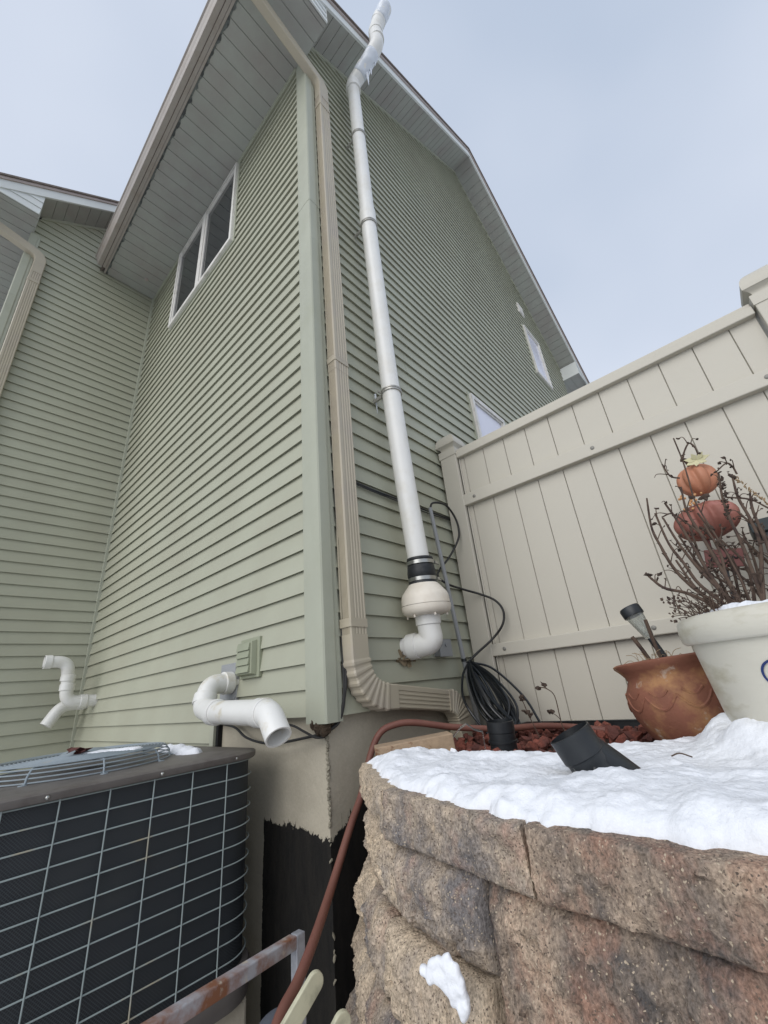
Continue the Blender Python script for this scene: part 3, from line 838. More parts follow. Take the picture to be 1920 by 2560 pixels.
# ------------------------------------------------------------------ small things on the walls
BX = empty('junction_box', (W + 0.01, 0.80, 0.21), 'small grey electrical box on the siding behind the fan elbow', 'electrical box')
mb = MB(); mb.box((W + 0.012, 0.745, 0.205), (W + 0.052, 0.85, 0.285)); obj('body', mb, CONDUIT, BX, bevel=0.004)
mb = MB(); mb.box((W + 0.053, 0.74, 0.20), (W + 0.060, 0.855, 0.29)); mb.tube([(W + 0.06, 0.80, 0.26), (W + 0.066, 0.80, 0.26)], 0.01, 12); c_ = obj('cover', mb, CONDUIT, BX, bevel=0.003)
mb = MB(); mb.tube(bez([(W + 0.03, 0.78, 0.285), (W + 0.04, 0.76, 0.33), (0.20, 0.66, 0.37)], 6), 0.006, 8); obj('cord', mb, DCABLE, BX)

CN = empty('conduit', (0.16, 1.018, -0.19), 'straight grey plastic conduit leaning up the wall right of the fan', 'conduit')
mb = MB(); mb.tube([(0.16, 1.022, -0.25), (0.16, 0.968, 0.179)], 0.0135, 16); mb.tube([(0.16, 0.966, 0.185), (0.16, 0.854, 1.092)], 0.0125, 16)
obj('pipe', mb, CONDUIT, CN, smooth=True)
mb = MB(); mb.tube([(0.16, 0.9675, 0.172), (0.16, 0.966, 0.187)], 0.0165, 16); obj('tie', mb, CABLE, CN)
# the lead that leaves the conduit and ends in the hanging coil
wire = bez([(0.16, 0.855, 1.085), (0.175, 0.862, 1.12), (0.2, 0.907, 1.127), (0.2, 0.997, 1.126), (0.2, 1.074, 1.062), (0.2, 1.093, 0.981), (0.2, 1.061, 0.905), (0.17, 0.98, 0.79), (0.14, 0.89, 0.70), (0.135, 0.87, 0.655), (0.16, 0.92, 0.61),
            (0.2, 1.031, 0.579), (0.27, 1.095, 0.541), (0.35, 1.105, 0.49), (0.385, 1.112, 0.425), (0.37, 1.105, 0.35), (0.30, 1.09, 0.28), (0.23, 1.0, 0.206), (0.195, 0.955, 0.165)], 7)
CO = empty('cable_coil', (0.21, 0.93, 0.16), 'black cable hung from the grey conduit in a long shiny coil beside the fence post', 'cable coil')
mb = MB(); mb.tube(wire, 0.0068, 10); obj('lead', mb, DCABLE, CO, smooth=True)
rn = random.Random(21)
top = Vector((0.205, 0.945, 0.165))
mb = MB()
for k in range(17):
    f = k / 16
    end = Vector((0.40, 0.86, -0.16)).lerp(Vector((0.47, 0.80, -0.135)), rn.random()) + Vector((rn.uniform(-0.03, 0.03), rn.uniform(-0.03, 0.03), rn.uniform(-0.02, 0.035)))
    wd = rn.uniform(0.02, 0.075); ax = (end - top)
    sd = Vector((0.73, 0.62, 0.25)).normalized(); dp = Vector((0.5, -0.5, 0)) * rn.uniform(-0.05, 0.07)
    j = Vector((rn.uniform(-0.01, 0.01), rn.uniform(-0.01, 0.01), rn.uniform(-0.008, 0.004)))
    Q = [top + j, top + ax * 0.3 + sd * wd * 0.8 + dp, top + ax * 0.75 + sd * wd + dp, end + sd * wd * 0.3, end - sd * wd * 0.4, top + ax * 0.7 - sd * wd + dp, top + ax * 0.28 - sd * wd * 0.7 + dp, top + j * 0.5]
    mb.tube(bez(Q, 8), 0.0062, 8)
obj('loops', mb, CABLE, CO, smooth=True)
mb = MB()
mb.tube(bez([top, (0.30, 1.02, 0.12), (0.44, 1.02, -0.02), (0.52, 0.97, -0.13), (0.555, 0.93, -0.17)], 8), 0.0062, 8)
mb.tube(bez([top, (0.20, 0.87, 0.10), (0.225, 0.80, 0.0), (0.28, 0.77, -0.08), (0.34, 0.79, -0.17)], 8), 0.0065, 8)
mb.tube(bez([top, (0.24, 0.93, 0.05), (0.27, 0.91, -0.06), (0.30, 0.90, -0.17)], 8), 0.006, 8)
mb.tube(bez([top, (0.30, 0.93, 0.0), (0.35, 0.87, -0.10), (0.41, 0.80, -0.17)], 8), 0.006, 8)
obj('loose_loop', mb, CABLE, CO, smooth=True)

mb = MB(); mb.tube(bez([(0.128, 0.19, 1.091), (0.128, 0.40, 1.085), (0.128, 0.55, 1.088), (0.127, 0.66, 1.083), (0.127, 0.846, 1.088), (0.128, 1.15, 1.091)], 6), 0.006, 8)
mb.tube(bez([(0.128, 0.19, 1.083), (0.130, 0.36, 1.074), (0.128, 0.55, 1.074), (0.13, 0.85, 1.07), (0.128, 1.15, 1.082)], 6), 0.004, 8)
setp(obj('wall_cable', mb, CABLE, None, smooth=True), 'black cable run level along a siding lap behind the white pipe', 'cable')
mb = MB()
mb.tube(bez([(0.125, 0.088, 1.35), (0.128, 0.085, 0.9), (0.135, 0.088, 0.55), (0.128, 0.083, 0.25), (0.13, 0.078, 0.08), (0.115, 0.06, -0.02), (0.10, 0.01, -0.055)], 8), 0.007, 8)
mb.tube(bez([(0.125, 0.10, 1.25), (0.13, 0.094, 0.7), (0.128, 0.10, 0.45), (0.137, 0.093, 0.3), (0.135, 0.083, 0.1), (0.11, 0.06, -0.02)], 8), 0.006, 8)
mb.tube(bez([(0.10, 0.0, -0.057), (0.02, -0.012, -0.070), (-0.19, -0.02, -0.093), (-0.326, -0.02, -0.091), (-0.45, -0.02, -0.07), (-0.56, -0.015, -0.03), (-0.735, -0.01, -0.010)], 8), 0.0052, 8)
mb.tube(bez([(0.095, -0.002, -0.072), (0.05, -0.012, -0.072), (-0.023, -0.012, -0.051), (-0.112, -0.012, -0.027), (-0.3, -0.012, -0.012), (-0.6, -0.01, -0.012)], 8), 0.0048, 8)
setp(obj('corner_cable', mb, DCABLE, None, smooth=True), 'dark cables dropping behind the corner post and looping left under the siding', 'cable')

# louvred exhaust hood
LV = empty('louvre_vent', (-0.46, -0.01, 0.18), 'sage green louvred exhaust vent on the wall right of the pipe flange', 'wall vent')
mb = MB(); mb.box((-0.522, -0.022, 0.180), (-0.349, -0.002, 0.366)); obj('flange', mb, LOUV, LV, bevel=0.003)
mb = MB(); mb.loft([[(-0.512, -0.022, 0.192), (-0.369, -0.022, 0.192), (-0.369, -0.022, 0.352), (-0.512, -0.022, 0.352)], [(-0.507, -0.048, 0.198), (-0.375, -0.048, 0.198), (-0.375, -0.048, 0.345), (-0.507, -0.048, 0.345)]]); obj('hood_frame', mb, LOUV, LV, bevel=0.002)
for k in range(4):
    z0 = 0.206 + k * 0.0335
    mb = MB(); mb.loft([[(-0.499, -0.060, z0), (-0.387, -0.060, z0), (-0.387, -0.0485, z0 + 0.0005), (-0.499, -0.0485, z0 + 0.0005)], [(-0.499, -0.053, z0 + 0.032), (-0.387, -0.053, z0 + 0.032), (-0.387, -0.0485, z0 + 0.032), (-0.499, -0.0485, z0 + 0.032)]]); obj('louvre', mb, LOUV, LV)

# the two groups of side wall vent pipes
def elbow_pipe(root, P, rad, r, lab=None, m=PVC, mouth=True, fit=True, rings=()):
    Q = fillet(P, rad, 10)
    mb = MB()
    if mouth:
        n_ = len(Q); d = (Q[-1] - Q[-2]).normalized()
        mb.tube(Q, r, 28, caps=False)
        mb.tube([Q[-1], Q[-1] - d * 0.0001, Q[-1] - d * 0.12] if False else [Q[-1], Q[-1] - d * 0.05], [r * 0.86, r * 0.85], 28, caps=False)
        e = MB()
        # annular lip
        n0 = Q[-1]
        mb.loft([[n0 + v for v in circ(d, r, 28)], [n0 + v for v in circ(d, r * 0.86, 28)]], caps=False)
    else:
        mb.tube(Q, r, 28)
    return obj('pipe', mb, m, root, smooth=True, label=lab)


def circ(d, r, seg):
    a = Vector((0, 0, 1)) if abs(d.z) < 0.9 else Vector((1, 0, 0))
    x = (a - d * a.dot(d)).normalized(); y = d.cross(x)
    return [x * math.cos(2 * PI * k / seg) * r + y * math.sin(2 * PI * k / seg) * r for k in range(seg)]


V1 = empty('side_vent', (-0.60, 0, 0.17), 'white plastic vent pipe looping out of a square flange and pointing down over the foundation', 'vent pipe', 'white side wall vents')
mb = MB(); mb.box((-0.722, -0.017, 0.083), (-0.556, -0.002, 0.266)); mb.box((-0.712, -0.021, 0.093), (-0.566, -0.017, 0.256)); obj('flange', mb, CONDUIT, V1, bevel=0.003)
elbow_pipe(V1, [(-0.60, 0.0, 0.172), (-0.597, -0.135, 0.170), (-0.56, -0.18, 0.072), (-0.43, -0.195, 0.050), (0.075, -0.235, 0.036), (0.148, -0.245, -0.040)], [0.07, 0.07, 0.03, 0.08], 0.0455, m=PVCOLD)
for p, d, r_, h in (((-0.60, -0.045, 0.172), (0, 1, 0), 0.053, 0.045), ((-0.572, -0.165, 0.104), (-0.25, 0.3, 0.9), 0.0525, 0.045), ((-0.40, -0.1975, 0.0492), (1, -0.08, -0.03), 0.052, 0.05), ((0.02, -0.2308, 0.0375), (1, -0.08, -0.03), 0.0505, 0.055)):
    ring(p, d, r_, h, 'fitting', PVCOLD, 0.003, V1)

V2 = empty('side_vent', (-2.9, 0, 0.2), 'white S shaped vent pipe low near the inside corner, opening upward and left', 'vent pipe', 'white side wall vents')
elbow_pipe(V2, [(-2.9, 0.0, 0.2), (-2.9, -0.215, 0.205), (-2.9, -0.225, 0.36), (-2.9, -0.25, 0.515), (-2.9, -0.41, 0.515)], [0.085, 0.02, 0.085], 0.046)
for p, d in (((-2.9, -0.095, 0.2025), (0, 1, 0)), ((-2.9, -0.222, 0.315), (0, 0, 1)), ((-2.9, -0.228, 0.385), (0, 0.05, 1)), ((-2.9, -0.385, 0.515), (0, 1, 0))):
    ring(p, d, 0.0525, 0.05, 'fitting', PVC, 0.003, V2)
V3 = empty('side_vent', (-3.12, 0, 0.2), 'short white vent elbow turned down, tucked behind the S shaped pipe', 'vent pipe', 'white side wall vents')
elbow_pipe(V3, [(-3.12, 0.0, 0.19), (-3.12, -0.19, 0.185), (-3.12, -0.27, 0.04)], [0.12], 0.047)
ring((-3.12, -0.05, 0.189), (0, 1, 0), 0.0525, 0.05, 'fitting', PVC, 0.003, V3)

# ------------------------------------------------------------------ air conditioner
AC = empty('air_conditioner', (-0.55, -0.57, -0.80), 'grey outdoor air conditioner with a wire grid over dark coils, at the lower left', 'air conditioner')
ax0, ax1, ay0, ay1 = -0.95, -0.15, -1.00, -0.115
def rrect(x0, x1, y0, y1, r, n=7, z=0):
    P = []
    for cx_, cy_, a0 in ((x1 - r, y1 - r, 0), (x0 + r, y1 - r, 90), (x0 + r, y0 + r, 180), (x1 - r, y0 + r, 270)):
        for k in range(n + 1):
            a = R(a0 + 90 * k / n); P.append((cx_ + r * math.cos(a), cy_ + r * math.sin(a), z))
    return P
CR = 0.12
def band(o, z, n=7): return rrect(ax0 - o, ax1 + o, ay0 - o, ay1 + o, CR + o, n, z)
mb = MB(); mb.loft([band(-0.010, -0.72, 12), band(-0.010, -0.10, 12)]); obj('coil', mb, COIL, AC, smooth=True)
mb = MB(); mb.loft([band(0.012, -0.80, 10), band(0.016, -0.785, 10), band(0.016, -0.725, 10), band(0.010, -0.715, 10), band(-0.03, -0.715, 10)]); obj('base_pan', mb, ACGREY, AC, smooth=True)
mb = MB()
mb.loft([band(0.012, -0.122, 12), band(0.016, -0.119, 12), band(0.017, -0.102, 12), band(0.013, -0.0985, 12), band(-0.03, -0.095, 12), band(-0.12, -0.092, 12)])
obj('top_cover', mb, ACGREY, AC, smooth=True, angle=50)
mb = MB()
for k in range(12):
    z = -0.126 - 0.0508 * k
    P = [Vector(p) for p in band(0.0, z, 12)]
    mb.tube(P, 0.0021, 6, closed=True, up=(0, 0, 1))
obj('grid_wire', mb, WIRE, AC, smooth=True, label='horizontal hoops of the grid')
mb = MB()
per = [Vector(p) for p in band(0.0025, 0, 30)]
L = [0]
for i in range(len(per)): L.append(L[-1] + (per[(i + 1) % len(per)] - per[i]).length)
tot = L[-1]; nV = 24
for k in range(nV):
    t = (tot - 0.030 - 0.125 * k) % tot; i = max(j for j in range(len(per)) if L[j] <= t); u = (t - L[i]) / max(1e-6, (L[i + 1] - L[i]))
    p = per[i].lerp(per[(i + 1) % len(per)], u)
    mb.tube([(p.x, p.y, -0.716), (p.x, p.y, -0.112)], 0.0021, 6)
obj('grid_wire', mb, WIRE, AC, smooth=True, label='upright wires of the grid')
# fan guard
gc = Vector((-0.565, -0.62, -0.020))
FG = MB()
def hoop(r, z, t=0.0019):
    FG.tube([gc + Vector((r * math.cos(2 * PI * k / 72), r * math.sin(2 * PI * k / 72), z)) for k in range(72)], t, 6, closed=True, up=(0, 0, 1))
for r, z in ((0.292, -0.068), (0.290, -0.056), (0.286, -0.044), (0.279, -0.033)): hoop(r, z, 0.0023)
r = 0.27
while r > 0.07: hoop(r, -0.026 + (0.27 - r) * 0.035); r -= 0.0115
g = obj('fan_guard', FG, GUARD, AC, smooth=True, label='domed wire guard of concentric hoops')
mb = MB()
for k in range(9):
    a = 2 * PI * k / 9 + 0.66; d = Vector((math.cos(a), math.sin(a), 0))
    mb.tube([gc + d * 0.306 + Vector((0, 0, -0.074)), gc + d * 0.296 + Vector((0, 0, -0.068)), gc + d * 0.292 + Vector((0, 0, -0.05)), gc + d * 0.277 + Vector((0, 0, -0.0315)), gc + d * 0.06 + Vector((0, 0, -0.0225))], 0.003, 6)
    mb.tube([gc + d * 0.306 + Vector((0, 0, -0.076)), gc + d * 0.306 + Vector((0, 0, -0.070))], 0.011, 14)
obj('spoke', mb, GUARD, g, smooth=True)
mb = MB(); mb.lathe([(0.072, -0.024), (0.074, -0.018), (0.06, -0.010), (0.02, -0.007)], gc, seg=36); obj('motor_cap', mb, GUARD, AC, smooth=True)
mb = MB(); mb.lathe([(0.265, -0.0745), (0.262, -0.085)], gc, seg=48); obj('fan_opening', mb, DARKGAP, AC)
for p in ((-0.137, -0.235, -0.111), (-0.131, -0.5, -0.111), (-0.131, -0.8, -0.111), (-0.30, -0.099, -0.111)): mb = MB(); mb.blob(p, 0.006, 2, 0, 0); obj('screw', mb, STEEL, AC, smooth=True)
mb = MB(); mb.box((-0.93, -0.97, -1.17), (-0.17, -0.14, -0.802)); setp(obj('equipment_pad', mb, CONCRETE, None, bevel=0.01), 'concrete pad under the air conditioner', 'pad')

# ------------------------------------------------------------------ snow helper (height field inside an outline)
def inside(poly, x, y):
    c = False; j = len(poly) - 1
    for i in range(len(poly)):
        xi, yi = poly[i]; xj, yj = poly[j]
        if (yi > y) != (yj > y) and x < (xj - xi) * (y - yi) / (yj - yi + 1e-12) + xi: c = not c
        j = i
    return c
def pdist(poly, x, y):
    m = 9
    for i in range(len(poly)):
        ax, ay = poly[i - 1]; bx, by = poly[i]; dx, dy = bx - ax, by - ay
        t = max(0, min(1, ((x - ax) * dx + (y - ay) * dy) / (dx * dx + dy * dy + 1e-12)))
        m = min(m, math.hypot(x - ax - dx * t, y - ay - dy * t))
    return m
def snow_sheet(poly, base, hfun, step, wob=0.012, seed=0, edge=0.035):
    xs = [p[0] for p in poly]; ys = [p[1] for p in poly]
    x0, x1, y0, y1 = min(xs) - 0.03, max(xs) + 0.03, min(ys) - 0.03, max(ys) + 0.03
    nx, ny = int((x1 - x0) / step) + 1, int((y1 - y0) / step) + 1
    idx = {}; mb = MB(); top = {}
    for i in range(nx):
        for j in range(ny):
            x, y = x0 + i * step, y0 + j * step
            d = pdist(poly, x, y) * (1 if inside(poly, x, y) else -1)
            d += wob * noise.noise(Vector((x * 22 + seed, y * 22, seed))) + wob * 0.3 * noise.noise(Vector((x * 60, y * 60 + seed, seed)))
            if d > 0:
                t = min(1, d / edge); s = (1 - (1 - t) ** 2) ** 0.72
                z = base(x, y) + hfun(x, y) * s
                idx[(i, j)] = len(mb.v); mb.v.append(Vector((x, y, z)))
    # pull the rim onto the outline so that it does not step
    def dist(x, y):
        d = pdist(poly, x, y) * (1 if inside(poly, x, y) else -1)
        return d + wob * noise.noise(Vector((x * 22 + seed, y * 22, seed))) + wob * 0.3 * noise.noise(Vector((x * 60, y * 60 + seed, seed)))
    for (i, j), n_ in list(idx.items()):
        if all((i + a, j + b) in idx for a in (-1, 0, 1) for b in (-1, 0, 1)): continue
        p = mb.v[n_]; e_ = 0.002; d = dist(p.x, p.y)
        g = Vector((dist(p.x + e_, p.y) - d, dist(p.x, p.y + e_) - d, 0)) / e_
        if g.length > 0.2:
            g = g / g.length_squared * d
            if g.length > step * 1.3: g = g.normalized() * step * 1.3
            q = p - g; mb.v[n_] = Vector((q.x, q.y, base(q.x, q.y) + 0.001))
    # skirt vertices
    low = {}
    def lowv(k):
        if k not in low:
            p = mb.v[idx[k]]; low[k] = len(mb.v); mb.v.append(Vector((p.x, p.y, base(p.x, p.y) - 0.01)))
        return low[k]
    for (i, j) in list(idx):
        q = [(i, j), (i + 1, j), (i + 1, j + 1), (i, j + 1)]
        if all(k in idx for k in q): mb.f.append(tuple(idx[k] for k in q))
    # border edges
    cnt = {}
    for f in mb.f:
        for a in range(4):
            e = (f[a], f[(a + 1) % 4]); cnt[tuple(sorted(e))] = cnt.get(tuple(sorted(e)), 0) + 1
    inv = {v: k for k, v in idx.items()}
    for (a, b), c in list(cnt.items()):
        if c == 1: mb.f.append((a, b, lowv(inv[b]), lowv(inv[a])))
    return mb

# snow on the cabinet top
mb = snow_sheet([(-0.72, -0.22), (-0.42, -0.235), (-0.30, -0.285), (-0.40, -0.33), (-0.62, -0.31), (-0.8, -0.27)], lambda x, y: -0.0935, lambda x, y: 0.026 + 0.014 * noise.noise(Vector((x * 14, y * 14, 1))), 0.008, 0.02, 3, 0.05)
setp(obj('snow_patch', mb, SNOW, None, smooth=True, angle=80), 'low heap of snow on the rear corner of the air conditioner top', 'snow')
mb = snow_sheet([(-0.52, -0.58), (-0.38, -0.46), (-0.36, -0.50), (-0.44, -0.62), (-0.5, -0.66)], lambda x, y: -0.0425, lambda x, y: 0.007 + 0.004 * noise.noise(Vector((x * 20, y * 20, 4))), 0.006, 0.015, 5, 0.02)
setp(obj('snow_patch', mb, SNOW, None, smooth=True, angle=80), 'thin crust of snow on the wire fan guard', 'snow')
mb = MB()
for k in range(2):
    c = Vector((-0.50 + 0.02 * k, -0.645 - 0.025 * k, -0.030)); P = []
    for a in range(11):
        t = 2 * PI * a / 11; rr = 0.024 * (1 + 0.4 * math.cos(5 * t)); P.append(c + Vector((rr * math.cos(t) * 1.3, rr * math.sin(t), 0.008 * math.sin(t * 2 + k) + 0.008 * k)))
    mb.loft([[p for p in P], [p + Vector((0, 0, 0.0012)) for p in P]])
setp(obj('dead_leaf', mb, COPPER, None), 'reddish brown dead leaf lying on the fan guard', 'leaf')

# ------------------------------------------------------------------ fence
FY = 1.16
FN = empty('fence', (0.2, FY, -0.19), 'tall tan vinyl privacy fence running right from the house wall', 'fence')
def fence_post(x0, x1, gable=True):
    P_ = empty('post', ((x0 + x1) / 2, FY, -0.3), None, None); P_.parent = FN; P_.location = Vector(((x0 + x1) / 2, FY, -0.3)) - FN.location
    cxp = (x0 + x1) / 2; h = (x1 - x0) / 2
    mb = MB(); mb.box((x0, FY - h + 0.02, -0.35), (x1, FY + h + 0.02, 1.575)); obj('shaft', mb, FENCE, P_, bevel=0.004)
    mb = MB()
    def sq(s, z): return [(cxp - s, FY + 0.02 - s, z), (cxp + s, FY + 0.02 - s, z), (cxp + s, FY + 0.02 + s, z), (cxp - s, FY + 0.02 + s, z)]
    mb.loft([sq(h + 0.004, 1.545), sq(h + 0.004, 1.60), sq(h - 0.010, 1.606), sq(h - 0.012, 1.615), sq(h - 0.006, 1.628), sq(h + 0.012, 1.640)] )
    mb.loft([sq(h + 0.014, 1.6405), sq(h + 0.015, 1.650), sq(h + 0.014, 1.672), sq(h + 0.008, 1.694), sq(h - 0.004, 1.716), sq(h - 0.022, 1.734), sq(h - 0.042, 1.744), sq(0.006, 1.748)])
    obj('post_cap', mb, FENCE, P_, smooth=True, angle=40)
fence_post(0.135, 0.262)
fence_post(1.925, 2.052)
rails = [(1.520, 1.572, 'top'), (1.142, 1.222, 'm'), (0.184, 0.252, 'm')]
mb = MB(); mb.box((0.262, FY - 0.034, 1.512), (1.915, FY + 0.05, 1.560)); mb.box((0.262, FY - 0.020, 1.560), (1.915, FY + 0.04, 1.586)); obj('top_rail', mb, FENCE, FN, bevel=0.005)
for z0, z1 in ((1.142, 1.222), (0.184, 0.252)):
    mb = MB(); mb.box((0.255, FY - 0.040, z0), (1.915, FY + 0.03, z1)); r_ = obj('rail', mb, FENCE, FN, bevel=0.005)
    for x in (0.343, 1.095, 1.84):
        mb = MB(); mb.lathe([(0.0105, 0), (0.0105, 0.003), (0.007, 0.005)], (x, FY - 0.040, (z0 + z1) / 2), (0, -1, 0), 16)
        obj('bolt', mb, BOLT, r_, smooth=True)
mb = MB(); xb = 0.262
bounds = [0.262, 0.300, 0.452, 0.603, 0.754, 0.905, 1.056, 1.207, 1.358, 1.509, 1.660, 1.811, 1.915]
for a, b in zip(bounds, bounds[1:]):
    P = [(a + 0.0010, 0.004), (a + 0.0032, 0.0), (b - 0.0032, 0.0), (b - 0.0010, 0.004), (b - 0.0010, 0.02), (a + 0.0010, 0.02)]
    mb.prism(P, lambda u, v, t: (u, FY + v, t), -0.158, 1.515)
mb.box((0.262, FY + 0.012, -0.156), (1.915, FY + 0.024, 1.514))
obj('panel', mb, FENCE, FN)
mb = MB(); mb.box((0.235, FY - 0.022, -0.19), (0.262, FY + 0.03, 1.55)); mb.box((0.2625, FY - 0.012, -0.158), (0.272, FY + 0.03, 1.51)); obj('post_channel', mb, FENCE, FN, bevel=0.002)
# next bay beyond the near post, mostly out of the picture
mb = MB(); mb.box((2.042, FY + 0.0, -0.158), (4.0, FY + 0.02, 1.514)); mb.box((2.042, FY - 0.034, 1.512), (4.0, FY + 0.05, 1.560)); mb.box((2.042, FY - 0.02, 1.560), (4.0, FY + 0.04, 1.586)); mb.box((2.042, FY - 0.04, 1.142), (4.0, FY + 0.03, 1.222)); obj('panel', mb, FENCE, FN)
mb = MB(); mb.box((0.5, FY + 0.03, -0.26), (1.75, FY + 0.05, -0.165)); mb.box((1.02, FY - 0.02, -0.2), (1.35, FY + 0.0, -0.165))
setp(obj('landscape_edging', mb, BLACKP, None), 'black plastic edging in the gap under the fence', 'edging')

# ------------------------------------------------------------------ retaining wall
RW = empty('retaining_wall', (0.8, -0.3, -1.3), 'curved wall of rough split tan and grey blocks holding the snowy bed, lower right', 'retaining wall')
def hexgrid(mb, P, z0, z1, step, amp, seed, bulge=0.02, edge_=0.010):
    """P: plan quad front-left, front-right, back-right, back-left.  Split-face block."""
    fl, fr, br, bl = [Vector((p[0], p[1], 0)) for p in P]
    lu = (fr - fl).length; lv = (bl - fl).length; lw = z1 - z0
    nu, nv, nw = max(2, int(lu / step)), max(2, int(lv / step)), max(2, int(lw / step))
    def pos(u, v, w_):
        b = (fl * (1 - u) + fr * u) * (1 - v) + (bl * (1 - u) + br * u) * v
        return Vector((b.x, b.y, z0 + lw * w_))
    cen = pos(0.5, 0.5, 0.5); er_ = 0.012 + bulge * 1.2
    front = (fr - fl).cross(Vector((0, 0, 1))).normalized()
    def disp(u, v, w_):
        p = pos(u, v, w_)
        q = p * 1.0 + Vector((seed * 5.3, seed * 2.1, seed))
        n1 = noise.noise(q * 9); n2 = noise.noise(q * 23); n3 = noise.noise(q * 60); n4 = noise.noise(q * 130)
        # front: bulged, chipped at the arrises
        e = min(u, 1 - u) * lu; g = min(w_, 1 - w_) * lw
        rd = min(1, e / er_) ** 0.55 * min(1, g / er_) ** 0.55
        side = (Vector((p.x, p.y, 0)) - Vector((cen.x, cen.y, 0))).normalized()
        out = Vector((0, 0, 0))
        fv = max(0, 1 - v * lv / 0.05)
        fac = abs(noise.noise(q * Vector((14, 14, 7)) if False else Vector((q.x * 15, q.y * 15, q.z * 8))))
        out += front * fv * (bulge * rd - edge_ * (1 - rd) + amp * (n1 * 0.9 + n2 * 0.4 - fac * 0.5 + n3 * 0.35 + n4 * 0.35 + 1.5 * facet(Vector((q.x, q.y, q.z * 0.8)), 22) + 0.8 * facet(q, 60) + 0.25 * facet(q, 140)) * (0.5 + 0.5 * rd))
        if u == 0 or u == 1:
            out += side * (n2 * 0.003 + n3 * 0.0015 - 0.0015)
        if w_ == 1: out.z += 0.0012 * n3 + 0.001 * n4 - 0.004 * max(0, fv - 0.6) * (1 + n2 * 2)
        if w_ == 0: out.z += 0.004 * max(0, fv - 0.6)
        return p + out
    cache = {}
    def facet(q, sc_):
        d_, pts_ = noise.voronoi(q * sc_)
        c_ = pts_[0]; t_ = noise.random_vector if False else None
        k_ = noise.cell_vector(Vector((c_.x * 7.3 + 0.5, c_.y * 5.1, c_.z * 3.7)))
        return (Vector(k_) - Vector((0.5, 0.5, 0.5))).dot(q * sc_ - c_) + (k_[0] - 0.5) * 0.35
    def V_(a, b, c):
        k = (a, b, c)
        if k not in cache:
            cache[k] = len(mb.v); mb.v.append(disp(a / nu, b / nv, c / nw))
        return cache[k]
    for a in range(nu):
        for c in range(nw): mb.f.append((V_(a, 0, c), V_(a + 1, 0, c), V_(a + 1, 0, c + 1), V_(a, 0, c + 1)))
        for b in range(nv):
            mb.f.append((V_(a, b, nw), V_(a + 1, b, nw), V_(a + 1, b + 1, nw), V_(a, b + 1, nw))); mb.f.append((V_(a, b, 0), V_(a, b + 1, 0), V_(a + 1, b + 1, 0), V_(a + 1, b, 0)))
    for b in range(nv):
        for c in range(nw):
            mb.f.append((V_(0, b, c), V_(0, b, c + 1), V_(0, b + 1, c + 1), V_(0, b + 1, c))); mb.f.append((V_(nu, b, c), V_(nu, b + 1, c), V_(nu, b + 1, c + 1), V_(nu, b, c + 1)))
def block(name, P, z0, z1, m, seed, step=0.010, amp=0.010, bulge=0.018, lab=None):
    mb = MB(); hexgrid(mb, P, z0, z1, step, amp, seed, bulge, 0.004 if bulge < 0.02 else 0.016)
    return obj(name, mb, m, RW, smooth=True, angle=60, label=lab)
Z0 = -0.145
block('cap_stone', [(0.318, -0.035), (0.650, -0.292), (0.78, -0.06), (0.46, 0.2)], Z0 - 0.1, Z0, ST[0], 1, 0.007, 0.009, 0.004, 'left cap stone facing the house')
block('cap_stone', [(0.656, -0.297), (1.066, -0.398), (1.08, -0.12), (0.78, -0.06)], Z0 - 0.1, Z0, ST[1], 2, 0.006, 0.011, 0.004, 'middle cap stone below the snow')
block('cap_stone', [(1.072, -0.400), (1.50, -0.440), (1.52, -0.14), (1.086, -0.12)], Z0 - 0.1, Z0, ST[2], 3, 0.006, 0.012, 0.006, 'darker cap stone right of the joint')
block('cap_stone', [(1.505, -0.440), (1.95, -0.44), (1.95, -0.14), (1.525, -0.14)], Z0 - 0.1, Z0, ST[1], 4, 0.014)
z1_ = Z0 - 0.102
def course(zt, zb, off, joints, seed, mats, deep={}):
    # polyline of the wall plan, pushed outward by off
    pl = [(0.325, -0.030), (0.655, -0.290), (1.07, -0.395), (1.50, -0.435), (1.95, -0.44)]
    pv = [Vector((p[0], p[1], 0)) for p in pl]
    nrm = []
    for i in range(len(pv)):
        a = pv[max(0, i - 1)]; b = pv[min(len(pv) - 1, i + 1)]
        nrm.append((b - a).cross(Vector((0, 0, 1))).normalized())
    L_ = [0]
    for a, b in zip(pv, pv[1:]): L_.append(L_[-1] + (b - a).length)
    def at_(s):
        for i in range(len(pv) - 1):
            if s <= L_[i + 1] + 1e-6:
                t = (s - L_[i]) / (L_[i + 1] - L_[i]); return pv[i].lerp(pv[i + 1], t) + nrm[i].lerp(nrm[i + 1], t) * off, nrm[i].lerp(nrm[i + 1], t)
        return pv[-1] + nrm[-1] * off, nrm[-1]
    for k, (a, b) in enumerate(zip(joints, joints[1:])):
        p, n1 = at_(a + 0.005); q, n2 = at_(b - 0.005)
        block('wall_block', [p[:2], q[:2], (q - n2 * 0.24)[:2], (p - n1 * 0.24)[:2]], deep.get(k, zb), zt, mats[k % len(mats)], seed + k * 1.7, 0.0058, 0.013, 0.024)
course(z1_, -0.392, -0.012, [0.02, 0.21, 0.42, 0.715, 1.15, 1.7], 11, [ST[0], ST[0], ST[1], ST[2]], {3: -0.56, 4: -0.56})
course(-0.394, -0.545, 0.018, [-0.02, 0.18, 0.40, 0.712], 23, [ST[0], ST[1], ST[0]])
course(-0.547, -0.70, 0.040, [-0.06, 0.24, 0.52, 0.85, 1.3, 1.7], 37, [ST[0], ST[1], ST[0], ST[2]])
course(-0.702, -0.86, 0.060, [-0.08, 0.35, 0.75, 1.2, 1.7], 51, [ST[1], ST[0], ST[2]])
